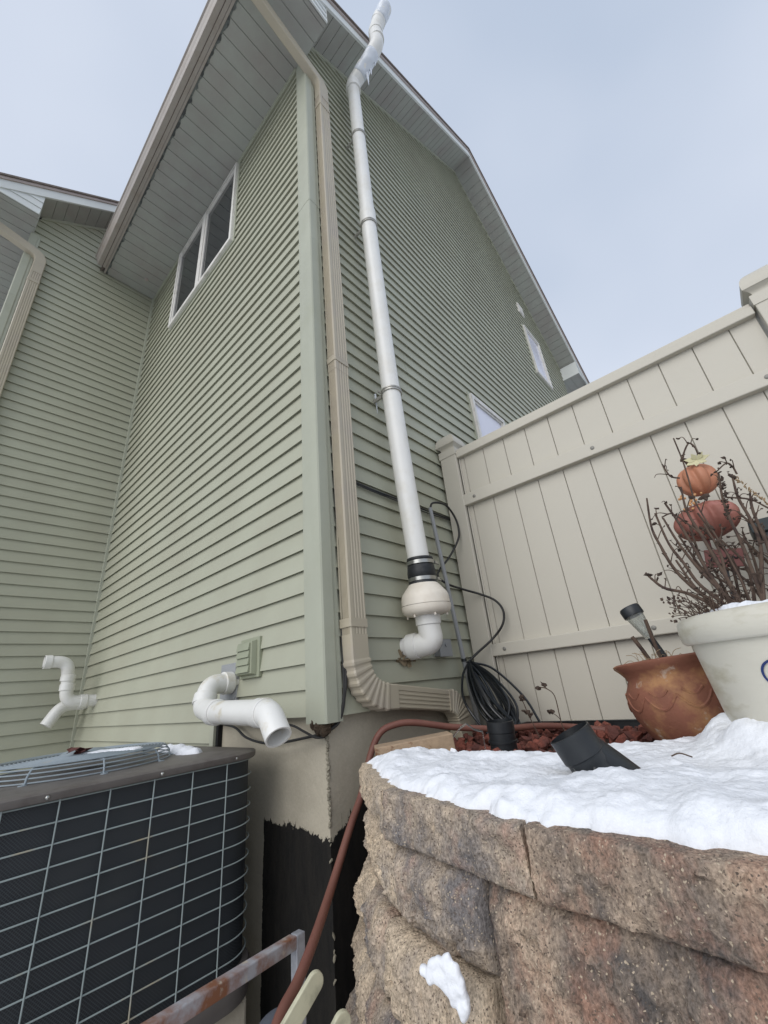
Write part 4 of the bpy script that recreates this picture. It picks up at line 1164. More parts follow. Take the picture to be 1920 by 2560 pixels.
course(-0.862, -1.02, 0.08, [-0.08, 0.35, 0.75, 1.2, 1.7], 61, [ST[1], ST[0], ST[2]])
course(-1.022, -1.18, 0.10, [-0.08, 0.35, 0.75, 1.2, 1.7], 71, [ST[1], ST[0], ST[2]])

# ------------------------------------------------------------------ terrain
mb = MB(); mb.face([(-60, -60, -1.18), (60, -60, -1.18), (60, 60, -1.18), (-60, 60, -1.18)])
setp(obj('ground', mb, GROUND, None), kind='structure')
mb = MB()
nx, ny = 60, 48
X0, X1, Y0, Y1 = 0.30, 2.6, -0.22, 1.40
mb.box((0.36, 0.05, -1.1), (2.6, 1.4, -0.215)); mb.box((0.75, -0.2, -1.1), (2.6, 0.06, -0.215))
mb.box((0.112, 0.30, -1.1), (0.37, 1.4, -0.215)); mb.box((0.112, 1.38, -1.1), (9, 20, -0.215)); mb.box((2.59, -0.4, -1.1), (9, 1.39, -0.215))
setp(obj('garden_bed', mb, SOIL, None), kind='structure')

mb = MB(); mb.box((2.06, -0.44, -0.22), (9, 1.08, -0.165)); mb.box((0.5, 1.45, -0.22), (9, 20, -0.165))
setp(obj('snowy_lawn', mb, GROUND, None), kind='structure')
# lava gravel
rn = random.Random(5)
mb = MB()
cnt = 0
def rock(x, y, z, r, s):
    mb.blob((x, y, z), r, 1, 0.42, s, (1.0, rn.uniform(0.6, 0.95), rn.uniform(0.55, 0.85)))
for layer in range(2):
    for i in range(620 if layer == 0 else 300):
        x = rn.uniform(0.15, 1.9); y = rn.uniform(-0.05 if x > 0.55 else 0.22, 1.13)
        if x < 0.36 and y < 0.5: continue
        rock(x, y, -0.205 + 0.02 * layer + rn.uniform(-0.006, 0.008), rn.uniform(0.014, 0.028), rn.random() * 50)
for (x, y, r) in ((0.60, 0.20, 0.034), (0.74, 0.27, 0.030), (0.66, 0.30, 0.028), (0.82, 0.30, 0.026), (0.70, 0.22, 0.026), (0.56, 0.26, 0.026), (0.88, 0.42, 0.028), (0.98, 0.55, 0.028), (1.0, 0.68, 0.03), (0.91, 0.75, 0.026), (0.99, 0.85, 0.028)):
    rock(x, y, -0.165, r, x * 31)
setp(obj('gravel', mb, LAVA, None), 'red lava rock mulch between the snow and the fence', 'gravel', kind='stuff')

# ------------------------------------------------------------------ snow on the bed
front = [(0.322, 0.0), (0.38, -0.045), (0.48, -0.125), (0.596, -0.212), (0.66, -0.250), (0.731, -0.282), (0.853, -0.319), (0.951, -0.352), (1.014, -0.368), (1.083, -0.370), (1.153, -0.383), (1.223, -0.376), (1.319, -0.388), (1.386, -0.392), (1.6, -0.400), (1.95, -0.405)]
back = [(1.95, 0.72), (1.5, 0.72), (1.36, 0.62), (1.22, 0.47), (1.187, 0.439), (1.134, 0.43), (1.075, 0.37), (1.0, 0.30), (0.935, 0.16), (0.858, 0.169), (0.831, 0.125), (0.741, 0.165), (0.717, 0.117), (0.64, 0.133), (0.585, 0.19), (0.56, 0.13), (0.52, 0.12), (0.46, 0.17), (0.40, 0.10)]
POLY = front + back
PC = Vector((1.552, 0.305, 0))
def sbase(x, y):
    # rests on the cap stones at the front and on the gravel behind
    t = max(0, min(1, (pdist_front(x, y) - 0.20) / 0.12)); return -0.146 - 0.035 * t
def pdist_front(x, y):
    m = 9
    for i in range(1, len(front)):
        ax, ay = front[i - 1]; bx, by = front[i]; dx, dy = bx - ax, by - ay
        t = max(0, min(1, ((x - ax) * dx + (y - ay) * dy) / (dx * dx + dy * dy + 1e-12)))
        m = min(m, math.hypot(x - ax - dx * t, y - ay - dy * t))
    return m
def sh(x, y):
    d = math.hypot(x - PC.x, y - PC.y)
    t = max(0, min(1, (pdist_front(x, y) - 0.20) / 0.12))
    v = 0.027 + 0.027 * t + 0.012 * max(0, min(1, (x - 0.85) / 0.35)) * (1 - t)
    v += 0.095 * max(0, 1 - max(0, d - 0.20) / 0.15) ** 1.5 * (1 + 0.5 * noise.noise(Vector((x * 13, y * 13, 2))))
    q = Vector((x, y, 0))
    v += 0.013 * noise.noise(q * 7) + 0.011 * noise.noise(q * 17 + Vector((3, 1, 0))) + 0.0045 * abs(noise.noise(q * 36)) + 0.0026 * noise.noise(q * 95) + 0.0018 * noise.noise(q * 170)
    # little sharp crests along the thawed edge
    v += 0.016 * max(0, noise.noise(Vector((x * 38, y * 38, 7)))) * max(0, 1 - pdist(back, x, y) / 0.09)
    return max(0.006, v)
mb = snow_sheet(POLY, sbase, sh, 0.0058, 0.020, 2, 0.065)
setp(obj('snow', mb, SNOW, None, smooth=True, angle=85), 'thick white snow covering the top of the retaining wall and garden bed', 'snow', kind='stuff')
# melted scraps between the stones
mb = MB()
for (x, y, s) in ((0.53, 0.62, 0.03), (0.56, 0.60, 0.02), (0.50, 0.235, 0.03), (0.52, 0.21, 0.024), (0.485, 0.25, 0.02), (0.86, 0.33, 0.014), (0.66, 0.36, 0.010)):
    mb.blob((x, y, -0.168), s, 2, 0.4, x * 90, (1, 0.8, 0.45))
setp(obj('snow_scrap', mb, SNOW, None, smooth=True), 'small melting scraps of snow among the red stones', 'snow', kind='stuff')
# snow caught on the block face
pp = [(0.839, -0.373), (0.868, -0.356), (0.884, -0.349), (0.905, -0.337), (0.921, -0.346), (0.927, -0.372), (0.931, -0.402), (0.923, -0.412), (0.905, -0.398), (0.893, -0.384), (0.876, -0.376), (0.858, -0.379)]
mb = MB()
for (x, z) in pp: mb.blob((x * 0.9 + 0.885 * 0.1, -0.419, z * 0.92 - 0.373 * 0.08), 0.007, 2, 0.12, x * 77)
for k in range(160):
    x, z = rn.uniform(0.84, 0.93), rn.uniform(-0.41, -0.337)
    if inside(pp, x, z): mb.blob((x, -0.42 + rn.uniform(-0.002, 0.004), z), rn.uniform(0.007, 0.009), 2, 0.12, k * 1.3)
SP = obj('snow_patch', mb, SNOW, None, smooth=True, angle=180)
q_ = SP.modifiers.new('remesh', 'REMESH'); q_.mode = 'VOXEL'; q_.voxel_size = 0.0022; q_.use_smooth_shade = True
q_ = SP.modifiers.new('smooth', 'SMOOTH'); q_.iterations = 24; q_.factor = 0.6
setp(SP, 'small forked patch of snow stuck to the rough block face', 'snow')

# ------------------------------------------------------------------ red hose
hp = [(0.86, 1.06, -0.20), (0.70, 1.0, -0.17), (0.58, 0.86, -0.145), (0.476, 0.67, -0.132), (0.357, 0.49, -0.102), (0.27, 0.34, -0.066), (0.225, 0.27, -0.063), (0.186, 0.214, -0.085), (0.160, 0.176, -0.155), (0.153, 0.119, -0.278), (0.179, 0.036, -0.347), (0.227, -0.092, -0.454), (0.314, -0.231, -0.506), (0.37, -0.334, -0.544), (0.4, -0.4, -0.56), (0.43, -0.45, -0.58)]
mb = MB(); mb.tube(bez(hp, 9), 0.0130, 18); setp(obj('garden_hose', mb, HOSE, None, smooth=True), 'thick dull red hose arching over the bed edge and down between wall and stones', 'hose')

# ------------------------------------------------------------------ hose cart at the bottom edge
HC = empty('hose_cart', (0.38, -0.48, -1.18), 'rusty grey square tube frame with cream brackets, poking up at the bottom edge', 'cart')
def sqtube(mb, P, s, up=(0, 0, 1)):
    mb.sweep(P, [(-s, -s), (s, -s), (s, s), (-s, s)], up)
A_ = Vector((0.352, -0.75, -0.482)); B_ = Vector((0.238, -0.253, -0.535)); s = 0.0145
mb = MB(); sqtube(mb, [A_, B_], s); f1 = obj('handle_bar', mb, GALV, HC, bevel=0.003, label='sloping square tube with rust stains')
mb = MB(); sqtube(mb, [B_ + Vector((0.0, 0.0155, 0.015)), B_ + Vector((0.03, 0.0, -0.645))], s, (1, 0, 0)); obj('upright', mb, GALVC, HC, bevel=0.003)
mb = MB(); sqtube(mb, [A_ + Vector((0, 0, 0.0)), A_ + Vector((0.02, 0, -0.70))], s, (1, 0, 0)); obj('upright', mb, GALVC, HC, bevel=0.003)
def lug(cp, tip, wd, m):
    cp, tip = Vector(cp), Vector(tip); d = (tip - cp); l = d.length; d.normalize()
    n_ = Vector((0.75, -0.25, -0.1)); n_ = (n_ - d * n_.dot(d)).normalized(); sd_ = d.cross(n_)
    P = []
    for k in range(13):
        a = PI * k / 12; P.append((l - wd + wd * math.sin(a), wd * math.cos(a)))
    P += [(0, -wd), (0, wd)]
    mb = MB(); mb.prism(P, lambda u, v, t: cp + d * u + sd_ * v + n_ * t, 0, 0.011)
    o = obj('bracket', mb, m, HC, bevel=0.002)
    mb = MB(); c = cp + d * (l - wd * 1.6) - n_ * 0.001; mb.tube([c, c - n_ * 0.001], wd * 0.36, 18); obj('bracket_hole', mb, DARKGAP, o)
lug((0.520, -0.515, -0.540), (0.552, -0.412, -0.448), 0.018, LUGM)
lug((0.622, -0.490, -0.540), (0.643, -0.422, -0.476), 0.018, LUGM)
mb = MB(); mb.lathe([(0.05, -0.06), (0.052, 0.0), (0.046, 0.014), (0.03, 0.022), (0.0, 0.024)], (0.400, -0.415, -0.592), (0.1, -0.3, 0.9), 30); obj('hub', mb, HUBM, HC, smooth=True)
mb = MB(); mb.lathe([(0.10, 0), (0.10, 0.03), (0.03, 0.03), (0.03, 0.0)], (0.28, -0.27, -1.08), (1, 0, 0), 30); obj('wheel', mb, RUBBER, HC, smooth=True)
mb = MB(); mb.lathe([(0.10, 0), (0.10, 0.03), (0.03, 0.03), (0.03, 0.0)], (0.385, -0.74, -1.08), (1, 0, 0), 30); obj('wheel', mb, RUBBER, HC, smooth=True)

# ------------------------------------------------------------------ black drain fittings
DP = empty('drain_pipe', (0.66, 0.34, -0.2), 'short black plastic pipe standing upright in the red stones', 'drain pipe')
mb = MB(); mb.lathe([(0.046, -0.07), (0.046, 0.062), (0.048, 0.064), (0.048, 0.098), (0.045, 0.099), (0.045, 0.05), (0.043, 0.0), (0.043, -0.07)], (0.655, 0.345, -0.165), (0.03, -0.03, 1), 36, cap=False); obj('pipe', mb, BLACKP, DP, smooth=True)
mb = MB(); mb.lathe([(0.0485, 0.030), (0.0505, 0.031), (0.0505, 0.038), (0.0485, 0.039)], (0.655, 0.345, -0.165), (0.03, -0.03, 1), 36, cap=False); obj('bead', mb, BLACKP, DP, smooth=True)

DY_ = empty('wye_fitting', (1.08, -0.08, -0.12), 'black plastic pipe fitting lying tilted in the snow, its open mouth facing up', 'pipe fitting')
m0 = Vector((1.088, -0.146, -0.043)); m1 = Vector((1.122, -0.130, -0.130))
axd = (m0 - m1).normalized(); LL = (m0 - m1).length
mb = MB(); mb.lathe([(0.034, -0.05), (0.037, -0.02), (0.037, LL - 0.070), (0.041, LL - 0.062), (0.0415, LL - 0.050), (0.045, LL - 0.047), (0.0465, LL), (0.0435, LL + 0.001), (0.0425, LL - 0.05), (0.034, LL - 0.07), (0.03, 0.0)], m1, axd, 48, cap=False); obj('socket', mb, BLACKP, DY_, smooth=True)
mb = MB(); bs = m1 + axd * 0.045
mb.tube(bez([bs + Vector((0.008, 0.008, 0.012)), bs + Vector((0.034, 0.036, -0.020)), (1.172, -0.068, -0.150)], 6), [0.033] * 13, 30); obj('branch', mb, BLACKP, DY_, smooth=True)
mb = MB()
for px_, py_ in ((0.020, -0.030), (-0.020, -0.032)):
    c = m1 + Vector((px_, py_, 0)); e_ = Vector((0.004, 0.0015, 0)); o_ = Vector((0.006, -0.012, 0))
    mb.loft([[c - e_ + o_ * 1.6 + Vector((0, 0, -0.03)), c + e_ + o_ * 1.6 + Vector((0, 0, -0.03)), c + e_ * 0.6 + axd * 0.045, c - e_ * 0.6 + axd * 0.045], [c - e_ - o_ * 0.8 + Vector((0, 0, -0.03)), c + e_ - o_ * 0.8 + Vector((0, 0, -0.03)), c + e_ * 0.6 - o_ * 0.8 + axd * 0.045, c - e_ * 0.6 - o_ * 0.8 + axd * 0.045]])
obj('rib', mb, BLACKP, DY_, bevel=0.001)

# timber offcut and clear plastic hood by the downspout outlet
mb = MB(); M_ = Matrix.Translation((0.40, 0.185, -0.136)) @ Matrix.Rotation(R(46), 4, 'Z') @ Matrix.Rotation(R(-4), 4, 'Y')
mb.box((-0.16, -0.045, -0.04), (0.125, 0.045, 0.035), M_)
setp(obj('timber_offcut', mb, WOOD, None, bevel=0.004), 'pale weathered timber block partly under the snow at the end of the bed', 'timber')
mb = MB(); c = Vector((0.548, 0.285, -0.165))
U_ = Vector((0.75, 0.62, 0)).normalized(); V__ = Vector((-0.5, 0.75, 0))
prof = [(-0.055, 0.0), (-0.055, 0.055), (-0.02, 0.085), (0.004, 0.097), (0.03, 0.075), (0.06, 0.066), (0.06, 0.0), (0.057, 0.0), (0.057, 0.063), (0.03, 0.072), (0.004, 0.093), (-0.02, 0.081), (-0.052, 0.053), (-0.052, 0.0)]
mb.prism(prof, lambda u, v, t: c + U_ * u + Vector((0, 0, v)) + V__ * t, 0, 0.05)
setp(obj('plastic_hood', mb, CLEAR, None), 'small clear plastic peaked hood on the stones beside the timber', 'plastic cover')

# ------------------------------------------------------------------ clay pot
CP = Vector((1.212, 0.60, -0.198)); CAX = Vector((-0.07, 0.02, 1)).normalized()
CPO = empty('clay_pot', CP, 'weathered terracotta pot with a flared rim and raised scallops, tilted on the stones', 'flower pot')
prof = [(0.05, 0.012), (0.090, 0.0), (0.104, 0.012), (0.135, 0.06), (0.161, 0.115), (0.169, 0.155), (0.165, 0.19), (0.151, 0.215), (0.145, 0.228), (0.149, 0.240), (0.162, 0.256), (0.176, 0.270), (0.178, 0.278), (0.170, 0.283), (0.150, 0.272), (0.128, 0.245), (0.125, 0.20), (0.10, 0.1)]
mb = MB(); mb.lathe(prof, CP, CAX, 64, cap=False, wob=lambda a, h: 1 + 0.012 * math.sin(a * 3 + 1) * (1 if h > 0.25 else 0) + 0.004 * noise.noise(Vector((math.cos(a) * 3, math.sin(a) * 3, h * 20))))
obj('body', mb, TERRA, CPO, smooth=True, angle=50)
mb = MB(); xa = CAX.cross(Vector((0, 1, 0))).normalized(); ya = CAX.cross(xa)
for k in range(11):
    a0 = 2 * PI * k / 11 + 0.2; P = []
    for t in range(9):
        u = t / 8; a = a0 + (u - 0.5) * 2 * PI / 11; h = 0.178 - 0.040 * math.sin(PI * u); r_ = 0.169 - abs(h - 0.158) * 0.18
        P.append(CP + CAX * h + (xa * math.cos(a) + ya * math.sin(a)) * (r_ - 0.001))
    mb.tube(P, 0.0048, 6)
    P = []
    for t in range(9):
        u = t / 8; a = a0 + (u - 0.5) * 1.2 * PI / 11; h = 0.192 - 0.018 * math.sin(PI * u)
        P.append(CP + CAX * h + (xa * math.cos(a) + ya * math.sin(a)) * 0.1645)
    mb.tube(P, 0.004, 6)
obj('scallop', mb, TERRA, CPO, smooth=True)
mb = MB(); mb.lathe([(0.005, 0.246), (0.13, 0.240)], CP, CAX, 40); obj('potting_soil', mb, SOIL, CPO)
# solar lamp stuck in the clay pot
SL = empty('solar_light', (1.19, 0.60, 0.05), 'small solar garden light with a black cap leaning in the clay pot', 'garden light')
t0 = Vector((1.190, 0.595, 0.075)); t1 = Vector((1.127, 0.60, 0.262)); dd = (t1 - t0).normalized()
mb = MB(); mb.tube([t0 - dd * 0.04, t0 + dd * 0.085], 0.011, 14); obj('stake', mb, BLACKP, SL, smooth=True)
mb = MB(); mb.lathe([(0.013, 0.085), (0.018, 0.10), (0.030, 0.165), (0.031, 0.170), (0.029, 0.170), (0.016, 0.10), (0.011, 0.087)], t0, dd, 28, cap=False); obj('lens', mb, CLEAR, SL, smooth=True)
mb = MB(); mb.lathe([(0.010, 0.170), (0.035, 0.170), (0.036, 0.175), (0.036, 0.198), (0.033, 0.204), (0.01, 0.205)], t0, dd, 32); obj('cap', mb, BLACKP, SL, smooth=True)
mb = MB()
mb.tube(bez([(1.155, 0.565, 0.05), (1.135, 0.56, 0.115), (1.115, 0.56, 0.165)], 5), [0.007, 0.0072, 0.0072, 0.007, 0.0066, 0.0066, 0.0066, 0.007, 0.007, 0.007, 0.006], 8)
mb.tube(bez([(1.182, 0.565, 0.05), (1.176, 0.56, 0.13), (1.172, 0.56, 0.215)], 5), [0.006] * 11, 8)
setp(obj('dry_stalk', mb, TWIG, None, smooth=True), 'two cut brown stalks beside the solar light in the clay pot', 'stalk')
mb = MB()
for k in range(26):
    a = rn.uniform(0, 2 * PI); p = Vector((1.175 + rn.uniform(-0.06, 0.06), 0.57 + rn.uniform(-0.05, 0.03), 0.055)); q = p + Vector((rn.uniform(-0.05, 0.05), rn.uniform(-0.03, 0.03), rn.uniform(0.01, 0.06)))
    mb.tube(bez([p, (p + q) / 2 + Vector((0, 0, 0.02)), q], 3), 0.0009, 4)
setp(obj('dry_grass', mb, TANLEAF, None), 'wisps of dry grass in the clay pot', 'grass', kind='stuff')

# ------------------------------------------------------------------ white pot and its dead plant
WP = empty('white_planter', (1.552, 0.305, -0.19), 'large cream glazed planter with a rounded rim, standing in the snow at the right edge', 'planter')
mb = MB(); mb.lathe([(0.12, -0.02), (0.205, -0.02), (0.214, 0.0), (0.241, 0.280), (0.242, 0.300), (0.254, 0.300), (0.261, 0.306), (0.264, 0.330), (0.261, 0.356), (0.250, 0.366), (0.236, 0.366), (0.228, 0.355), (0.222, 0.32), (0.2, 0.2)], (1.552, 0.305, -0.19), (0, 0, 1), 72, cap=False, wob=lambda a, h: 1 + 0.006 * noise.noise(Vector((math.cos(a) * 2.5, math.sin(a) * 2.5, h * 14))))
obj('body', mb, CREAM, WP, smooth=True, angle=60)
# painted ring of the blue mark on the side
cP = Vector((1.552, 0.305, 0))
def on_pot(a, z):
    r_ = 0.214 + (0.243 - 0.214) * (z + 0.19) / 0.28 + 0.0008
    return Vector((cP.x + r_ * math.cos(a), cP.y + r_ * math.sin(a), z))
mb = MB(); a0, zc = R(-111.5), 0.034
for rr, wd in ((0.030, 0.0045), (0.012, 0.0035)):
    ring_o = []; ring_i = []
    for k in range(33):
        t = 2 * PI * k / 32
        ring_o.append(on_pot(a0 + rr * math.cos(t) / 0.215, zc + rr * math.sin(t))); ring_i.append(on_pot(a0 + (rr - wd) * math.cos(t) / 0.215, zc + (rr - wd) * math.sin(t)))
    for k in range(32): mb.face([ring_o[k], ring_o[k + 1], ring_i[k + 1], ring_i[k]])
obj('painted_ring', mb, INK, WP)
mb = snow_sheet([(cP.x + 0.224 * math.cos(2 * PI * k / 30), cP.y + 0.224 * math.sin(2 * PI * k / 30)) for k in range(30)], lambda x, y: 0.156, lambda x, y: 0.028 + 0.016 * noise.noise(Vector((x * 16, y * 16, 8))) + 0.006 * noise.noise(Vector((x * 50, y * 50, 8))), 0.009, 0.01, 9, 0.02)
setp(obj('snow_patch', mb, SNOW, None, smooth=True, angle=80), 'snow filling the top of the cream planter round the stems', 'snow')

STEMS = [
  [(1.337, 0.251, 0.535), (1.323, 0.242, 0.443), (1.328, 0.24, 0.381), (1.338, 0.238, 0.318), (1.359, 0.238, 0.264), (1.395, 0.238, 0.203), (1.403, 0.231, 0.16)],
  [(1.343, 0.252, 0.483), (1.348, 0.248, 0.386), (1.365, 0.247, 0.321), (1.38, 0.244, 0.26), (1.421, 0.241, 0.185), (1.429, 0.239, 0.147)],
  [(1.357, 0.256, 0.464), (1.37, 0.255, 0.381), (1.392, 0.253, 0.3), (1.416, 0.25, 0.237), (1.436, 0.242, 0.174), (1.438, 0.241, 0.145)],
  [(1.374, 0.265, 0.509), (1.388, 0.266, 0.439), (1.399, 0.262, 0.359), (1.409, 0.256, 0.283), (1.429, 0.243, 0.184), (1.43, 0.238, 0.151)],
  [(1.425, 0.286, 0.548), (1.416, 0.278, 0.472), (1.426, 0.275, 0.39), (1.434, 0.269, 0.317), (1.443, 0.257, 0.237), (1.447, 0.239, 0.153)],
  [(1.456, 0.276, 0.7), (1.454, 0.3, 0.628), (1.449, 0.296, 0.566), (1.443, 0.29, 0.49), (1.454, 0.285, 0.391), (1.463, 0.277, 0.315), (1.467, 0.259, 0.216), (1.462, 0.242, 0.151)],
  [(1.494, 0.309, 0.636), (1.494, 0.302, 0.659), (1.485, 0.294, 0.674), (1.466, 0.296, 0.653), (1.455, 0.3, 0.632)],
  [(1.52, 0.323, 0.568), (1.504, 0.311, 0.489), (1.499, 0.303, 0.426), (1.5, 0.295, 0.359), (1.497, 0.283, 0.292), (1.489, 0.257, 0.186), (1.48, 0.244, 0.148)],
  [(1.546, 0.331, 0.553), (1.536, 0.321, 0.48), (1.539, 0.315, 0.415), (1.535, 0.302, 0.341), (1.509, 0.278, 0.255), (1.478, 0.244, 0.149)],
  [(1.606, 0.333, 0.402), (1.584, 0.331, 0.433), (1.557, 0.327, 0.468), (1.512, 0.314, 0.488)],
  [(1.273, 0.215, 0.314), (1.282, 0.216, 0.294), (1.304, 0.221, 0.263), (1.347, 0.231, 0.241), (1.386, 0.236, 0.205), (1.409, 0.233, 0.158)],
  [(1.564, 0.332, 0.487), (1.552, 0.321, 0.43), (1.542, 0.294, 0.292), (1.497, 0.247, 0.145)],
  [(1.404, 0.279, 0.634), (1.411, 0.282, 0.59), (1.431, 0.289, 0.576)],
  [(1.35, 0.244, 0.335), (1.37, 0.239, 0.251), (1.4, 0.235, 0.181), (1.404, 0.233, 0.155)],
  [(1.441, 0.283, 0.423), (1.449, 0.276, 0.336), (1.441, 0.263, 0.27), (1.444, 0.251, 0.205), (1.444, 0.24, 0.149)],
  [(1.355, 0.255, 0.467), (1.381, 0.265, 0.471), (1.407, 0.272, 0.432), (1.433, 0.276, 0.382)],
  [(1.516, 0.321, 0.571), (1.545, 0.334, 0.591), (1.555, 0.336, 0.578), (1.557, 0.335, 0.551)],
]
DPL = empty('dead_plant', (1.46, 0.25, 0.15), 'bare dark stems of a dead plant fanning out of the cream planter', 'dead plant')
rn = random.Random(12)
leaf = MB()
def crumple(p, r):
    leaf.blob(p, r, 1, 0.7, rn.random() * 60, (1.0, rn.uniform(0.3, 0.7), rn.uniform(0.3, 0.9)))
THIN = (5, 6, 9, 12, 15, 16)
# a few more stems of the same clump, spread through the planter behind
extra = []
for k in range(15):
    b = Vector((1.46 + rn.uniform(-0.04, 0.17), 0.27 + rn.uniform(-0.01, 0.16), 0.15)); tip = b + Vector((rn.uniform(-0.10, 0.10), rn.uniform(-0.03, 0.10), rn.uniform(0.16, 0.34)))
    mid = (b + tip) / 2 + Vector((rn.uniform(-0.02, 0.03), 0, 0.02)); extra.append([tip, mid, b])
for n_, S in enumerate(STEMS + extra):
    Q = bez(S, 6); N = len(Q); thin = n_ in THIN
    r0 = 0.0016 if thin else 0.0022; r1 = 0.0024 if thin else 0.0051
    if n_ >= len(STEMS): r1 = 0.0040
    mb = MB(); mb.tube(Q, [r0 + (r1 - r0) * (i / N) ** 0.8 + 0.0005 * rn.random() for i in range(N)], 8)
    # knuckles and side twigs
    for k in range(3 if thin else 7):
        i = rn.randrange(1, N - 3); p = Q[i]
        d = Vector((rn.uniform(-1, 1), rn.uniform(-1, 1), rn.uniform(0.0, 1.2))).normalized() * rn.uniform(0.015, 0.05)
        e_ = p + d + Vector((rn.uniform(-0.01, 0.01), 0, rn.uniform(-0.012, 0.01)))
        mb.tube(bez([p, p + d * 0.6 + Vector((0, 0, 0.006)), e_], 4), [0.0016 - 0.0001 * q for q in range(9)], 5)
        if rn.random() < 0.8: crumple(e_, rn.uniform(0.003, 0.0075))
    for k in range(2 + N // 6): crumple(Q[rn.randrange(0, N)] + Vector((rn.uniform(-0.006, 0.006), rn.uniform(-0.006, 0.006), 0)), rn.uniform(0.003, 0.006))
    obj('stem', mb, TWIG, DPL, smooth=True)
for k in range(46):
    i = rn.random(); crumple(Vector(STEMS[7][0]).lerp(Vector(STEMS[7][2]), i) + Vector((rn.uniform(-0.008, 0.008), rn.uniform(-0.008, 0.008), 0)), rn.uniform(0.003, 0.007))
crumple((1.278, 0.215, 0.305), 0.014); crumple((1.462, 0.29, 0.50), 0.014); crumple((1.44, 0.29, 0.51), 0.010); crumple((1.545, 0.33, 0.545), 0.013)
obj('withered_leaf', leaf, LEAFD, DPL)
# low frizz at the rim, tan wisp at the right
mb = MB()
for k in range(90):
    p = Vector((rn.uniform(1.34, 1.47), rn.uniform(0.15, 0.24), 0.165)); q = p + Vector((rn.uniform(-0.06, 0.02), rn.uniform(-0.02, 0.02), rn.uniform(0.01, 0.075)))
    mb.tube(bez([p, (p + q) / 2 + Vector((rn.uniform(-0.01, 0.01), 0, 0.008)), q], 3), 0.0010, 4)
    if rn.random() < 0.6: mb.blob(q, rn.uniform(0.002, 0.004), 1, 0.6, k * 1.1)
for k in range(40):
    p = Vector((1.31, 0.19, 0.17)) + Vector((rn.uniform(-0.018, 0.03), rn.uniform(-0.01, 0.01), rn.uniform(0, 0.07))); mb.blob(p, rn.uniform(0.002, 0.004), 1, 0.7, k * 1.7)
obj('twig_litter', mb, TWIG, DPL)
mb = MB(); Q = bez([(1.55, 0.33, 0.545), (1.565, 0.335, 0.50), (1.585, 0.335, 0.455), (1.60, 0.34, 0.40), (1.635, 0.345, 0.35)], 10)
for i, p in enumerate(Q):
    mb.blob(p + Vector((rn.uniform(-0.003, 0.003), 0, 0)), rn.uniform(0.003, 0.0055), 1, 0.8, i * 1.9, (1, 0.4, 1))
obj('dry_tendril', mb, TANLEAF, DPL)

# ------------------------------------------------------------------ pumpkin stake behind the plant
PK = empty('pumpkin_stake', (1.42, 0.95, -0.19), 'autumn garden stake of an orange pumpkin on a burgundy one above a maroon sign board', 'garden ornament')
tl = Vector((-0.10, 0.0, 1)).normalized()
def pumpkin(c, r, h, ribs, m, name, lab):
    mb = MB(); pr = []
    for k in range(17):
        a = -PI / 2 + PI * k / 16; pr.append((max(0.002, r * math.cos(a)), h * math.sin(a) - 0.10 * h * math.exp(-((a - PI / 2) ** 2) * 14)))
    mb.lathe(pr, c, tl, 96, wob=lambda a, hh: 1 - 0.20 * abs(math.cos(a * ribs / 2)) ** 4)
    return obj(name, mb, m, PK, smooth=True, label=lab, angle=70)
pumpkin((1.464, 0.93, 0.762), 0.075, 0.068, 8, PUMPK, 'pumpkin', 'small orange pumpkin')
pumpkin((1.436, 0.95, 0.590), 0.118, 0.076, 10, BURG, 'pumpkin', 'wide burgundy pumpkin below')
mb = MB()
for k in range(7):
    a = 2 * PI * k / 7; c = Vector((1.490, 0.868, 0.826)); e = c + Vector((0.046 * math.cos(a), -0.014 - 0.006 * math.sin(a), 0.028 * math.sin(a)))
    s1 = (e - c).cross(Vector((0, 1, 0))).normalized() * 0.011
    mb.loft([[c, c.lerp(e, 0.5) + s1, e, c.lerp(e, 0.5) - s1], [p + Vector((0, 0.003, 0)) for p in (c, c.lerp(e, 0.5) + s1, e, c.lerp(e, 0.5) - s1)]])
obj('leaf', mb, LEAFC, PK)
mb = MB(); mb.tube(bez([(1.46, 0.94, 0.835), (1.455, 0.93, 0.862), (1.44, 0.92, 0.87)], 4), 0.009, 8); obj('pumpkin_stem', mb, TWIG, PK, smooth=True)
mb = MB()
for k in range(16): mb.blob((1.425 + rn.uniform(-0.045, 0.04), 0.855 + rn.uniform(-0.01, 0.02), 0.665 + rn.uniform(-0.035, 0.03)), rn.uniform(0.005, 0.008), 1, 0.1, k)
obj('berry_cluster', mb, BERRY, PK, smooth=True)
mb = MB(); Mr = Matrix.Translation((1.441, 0.93, 0.425)) @ Matrix.Rotation(R(11), 4, 'Y')
mb.box((-0.060, -0.006, -0.036), (0.060, 0.006, 0.036), Mr); sg = obj('sign_board', mb, SIGNM, PK, bevel=0.003)
cu = bpy.data.curves.new('sign_letter', 'FONT'); cu.body = 'A'; cu.size = 0.05; cu.extrude = 0.0008
to = bpy.data.objects.new('sign_letter', cu); C.objects.link(to)
me = to.to_mesh().copy(); bpy.data.objects.remove(to)
mb = MB(); off = len(mb.v)
Mt = Mr @ Matrix.Translation((-0.048, -0.0075, -0.018)) @ Matrix.Rotation(R(90), 4, 'X')
mb.v += [Mt @ v.co for v in me.vertices]; mb.f += [tuple(p.vertices) for p in me.polygons]
mb.tube([Mr @ Vector((-0.010 + 0.06 * t / 20, -0.0075, 0.004 * math.sin(t * 1.1))) for t in range(21)], 0.003, 6)
obj('lettering', mb, DARKGAP, sg)
for x in (-0.028, 0.005): 
    mb = MB(); mb.tube([(1.445 + x, 0.955, 0.54), (1.437 + x, 0.955, 0.44)], 0.006, 8); obj('hanger', mb, SIGNM, PK)
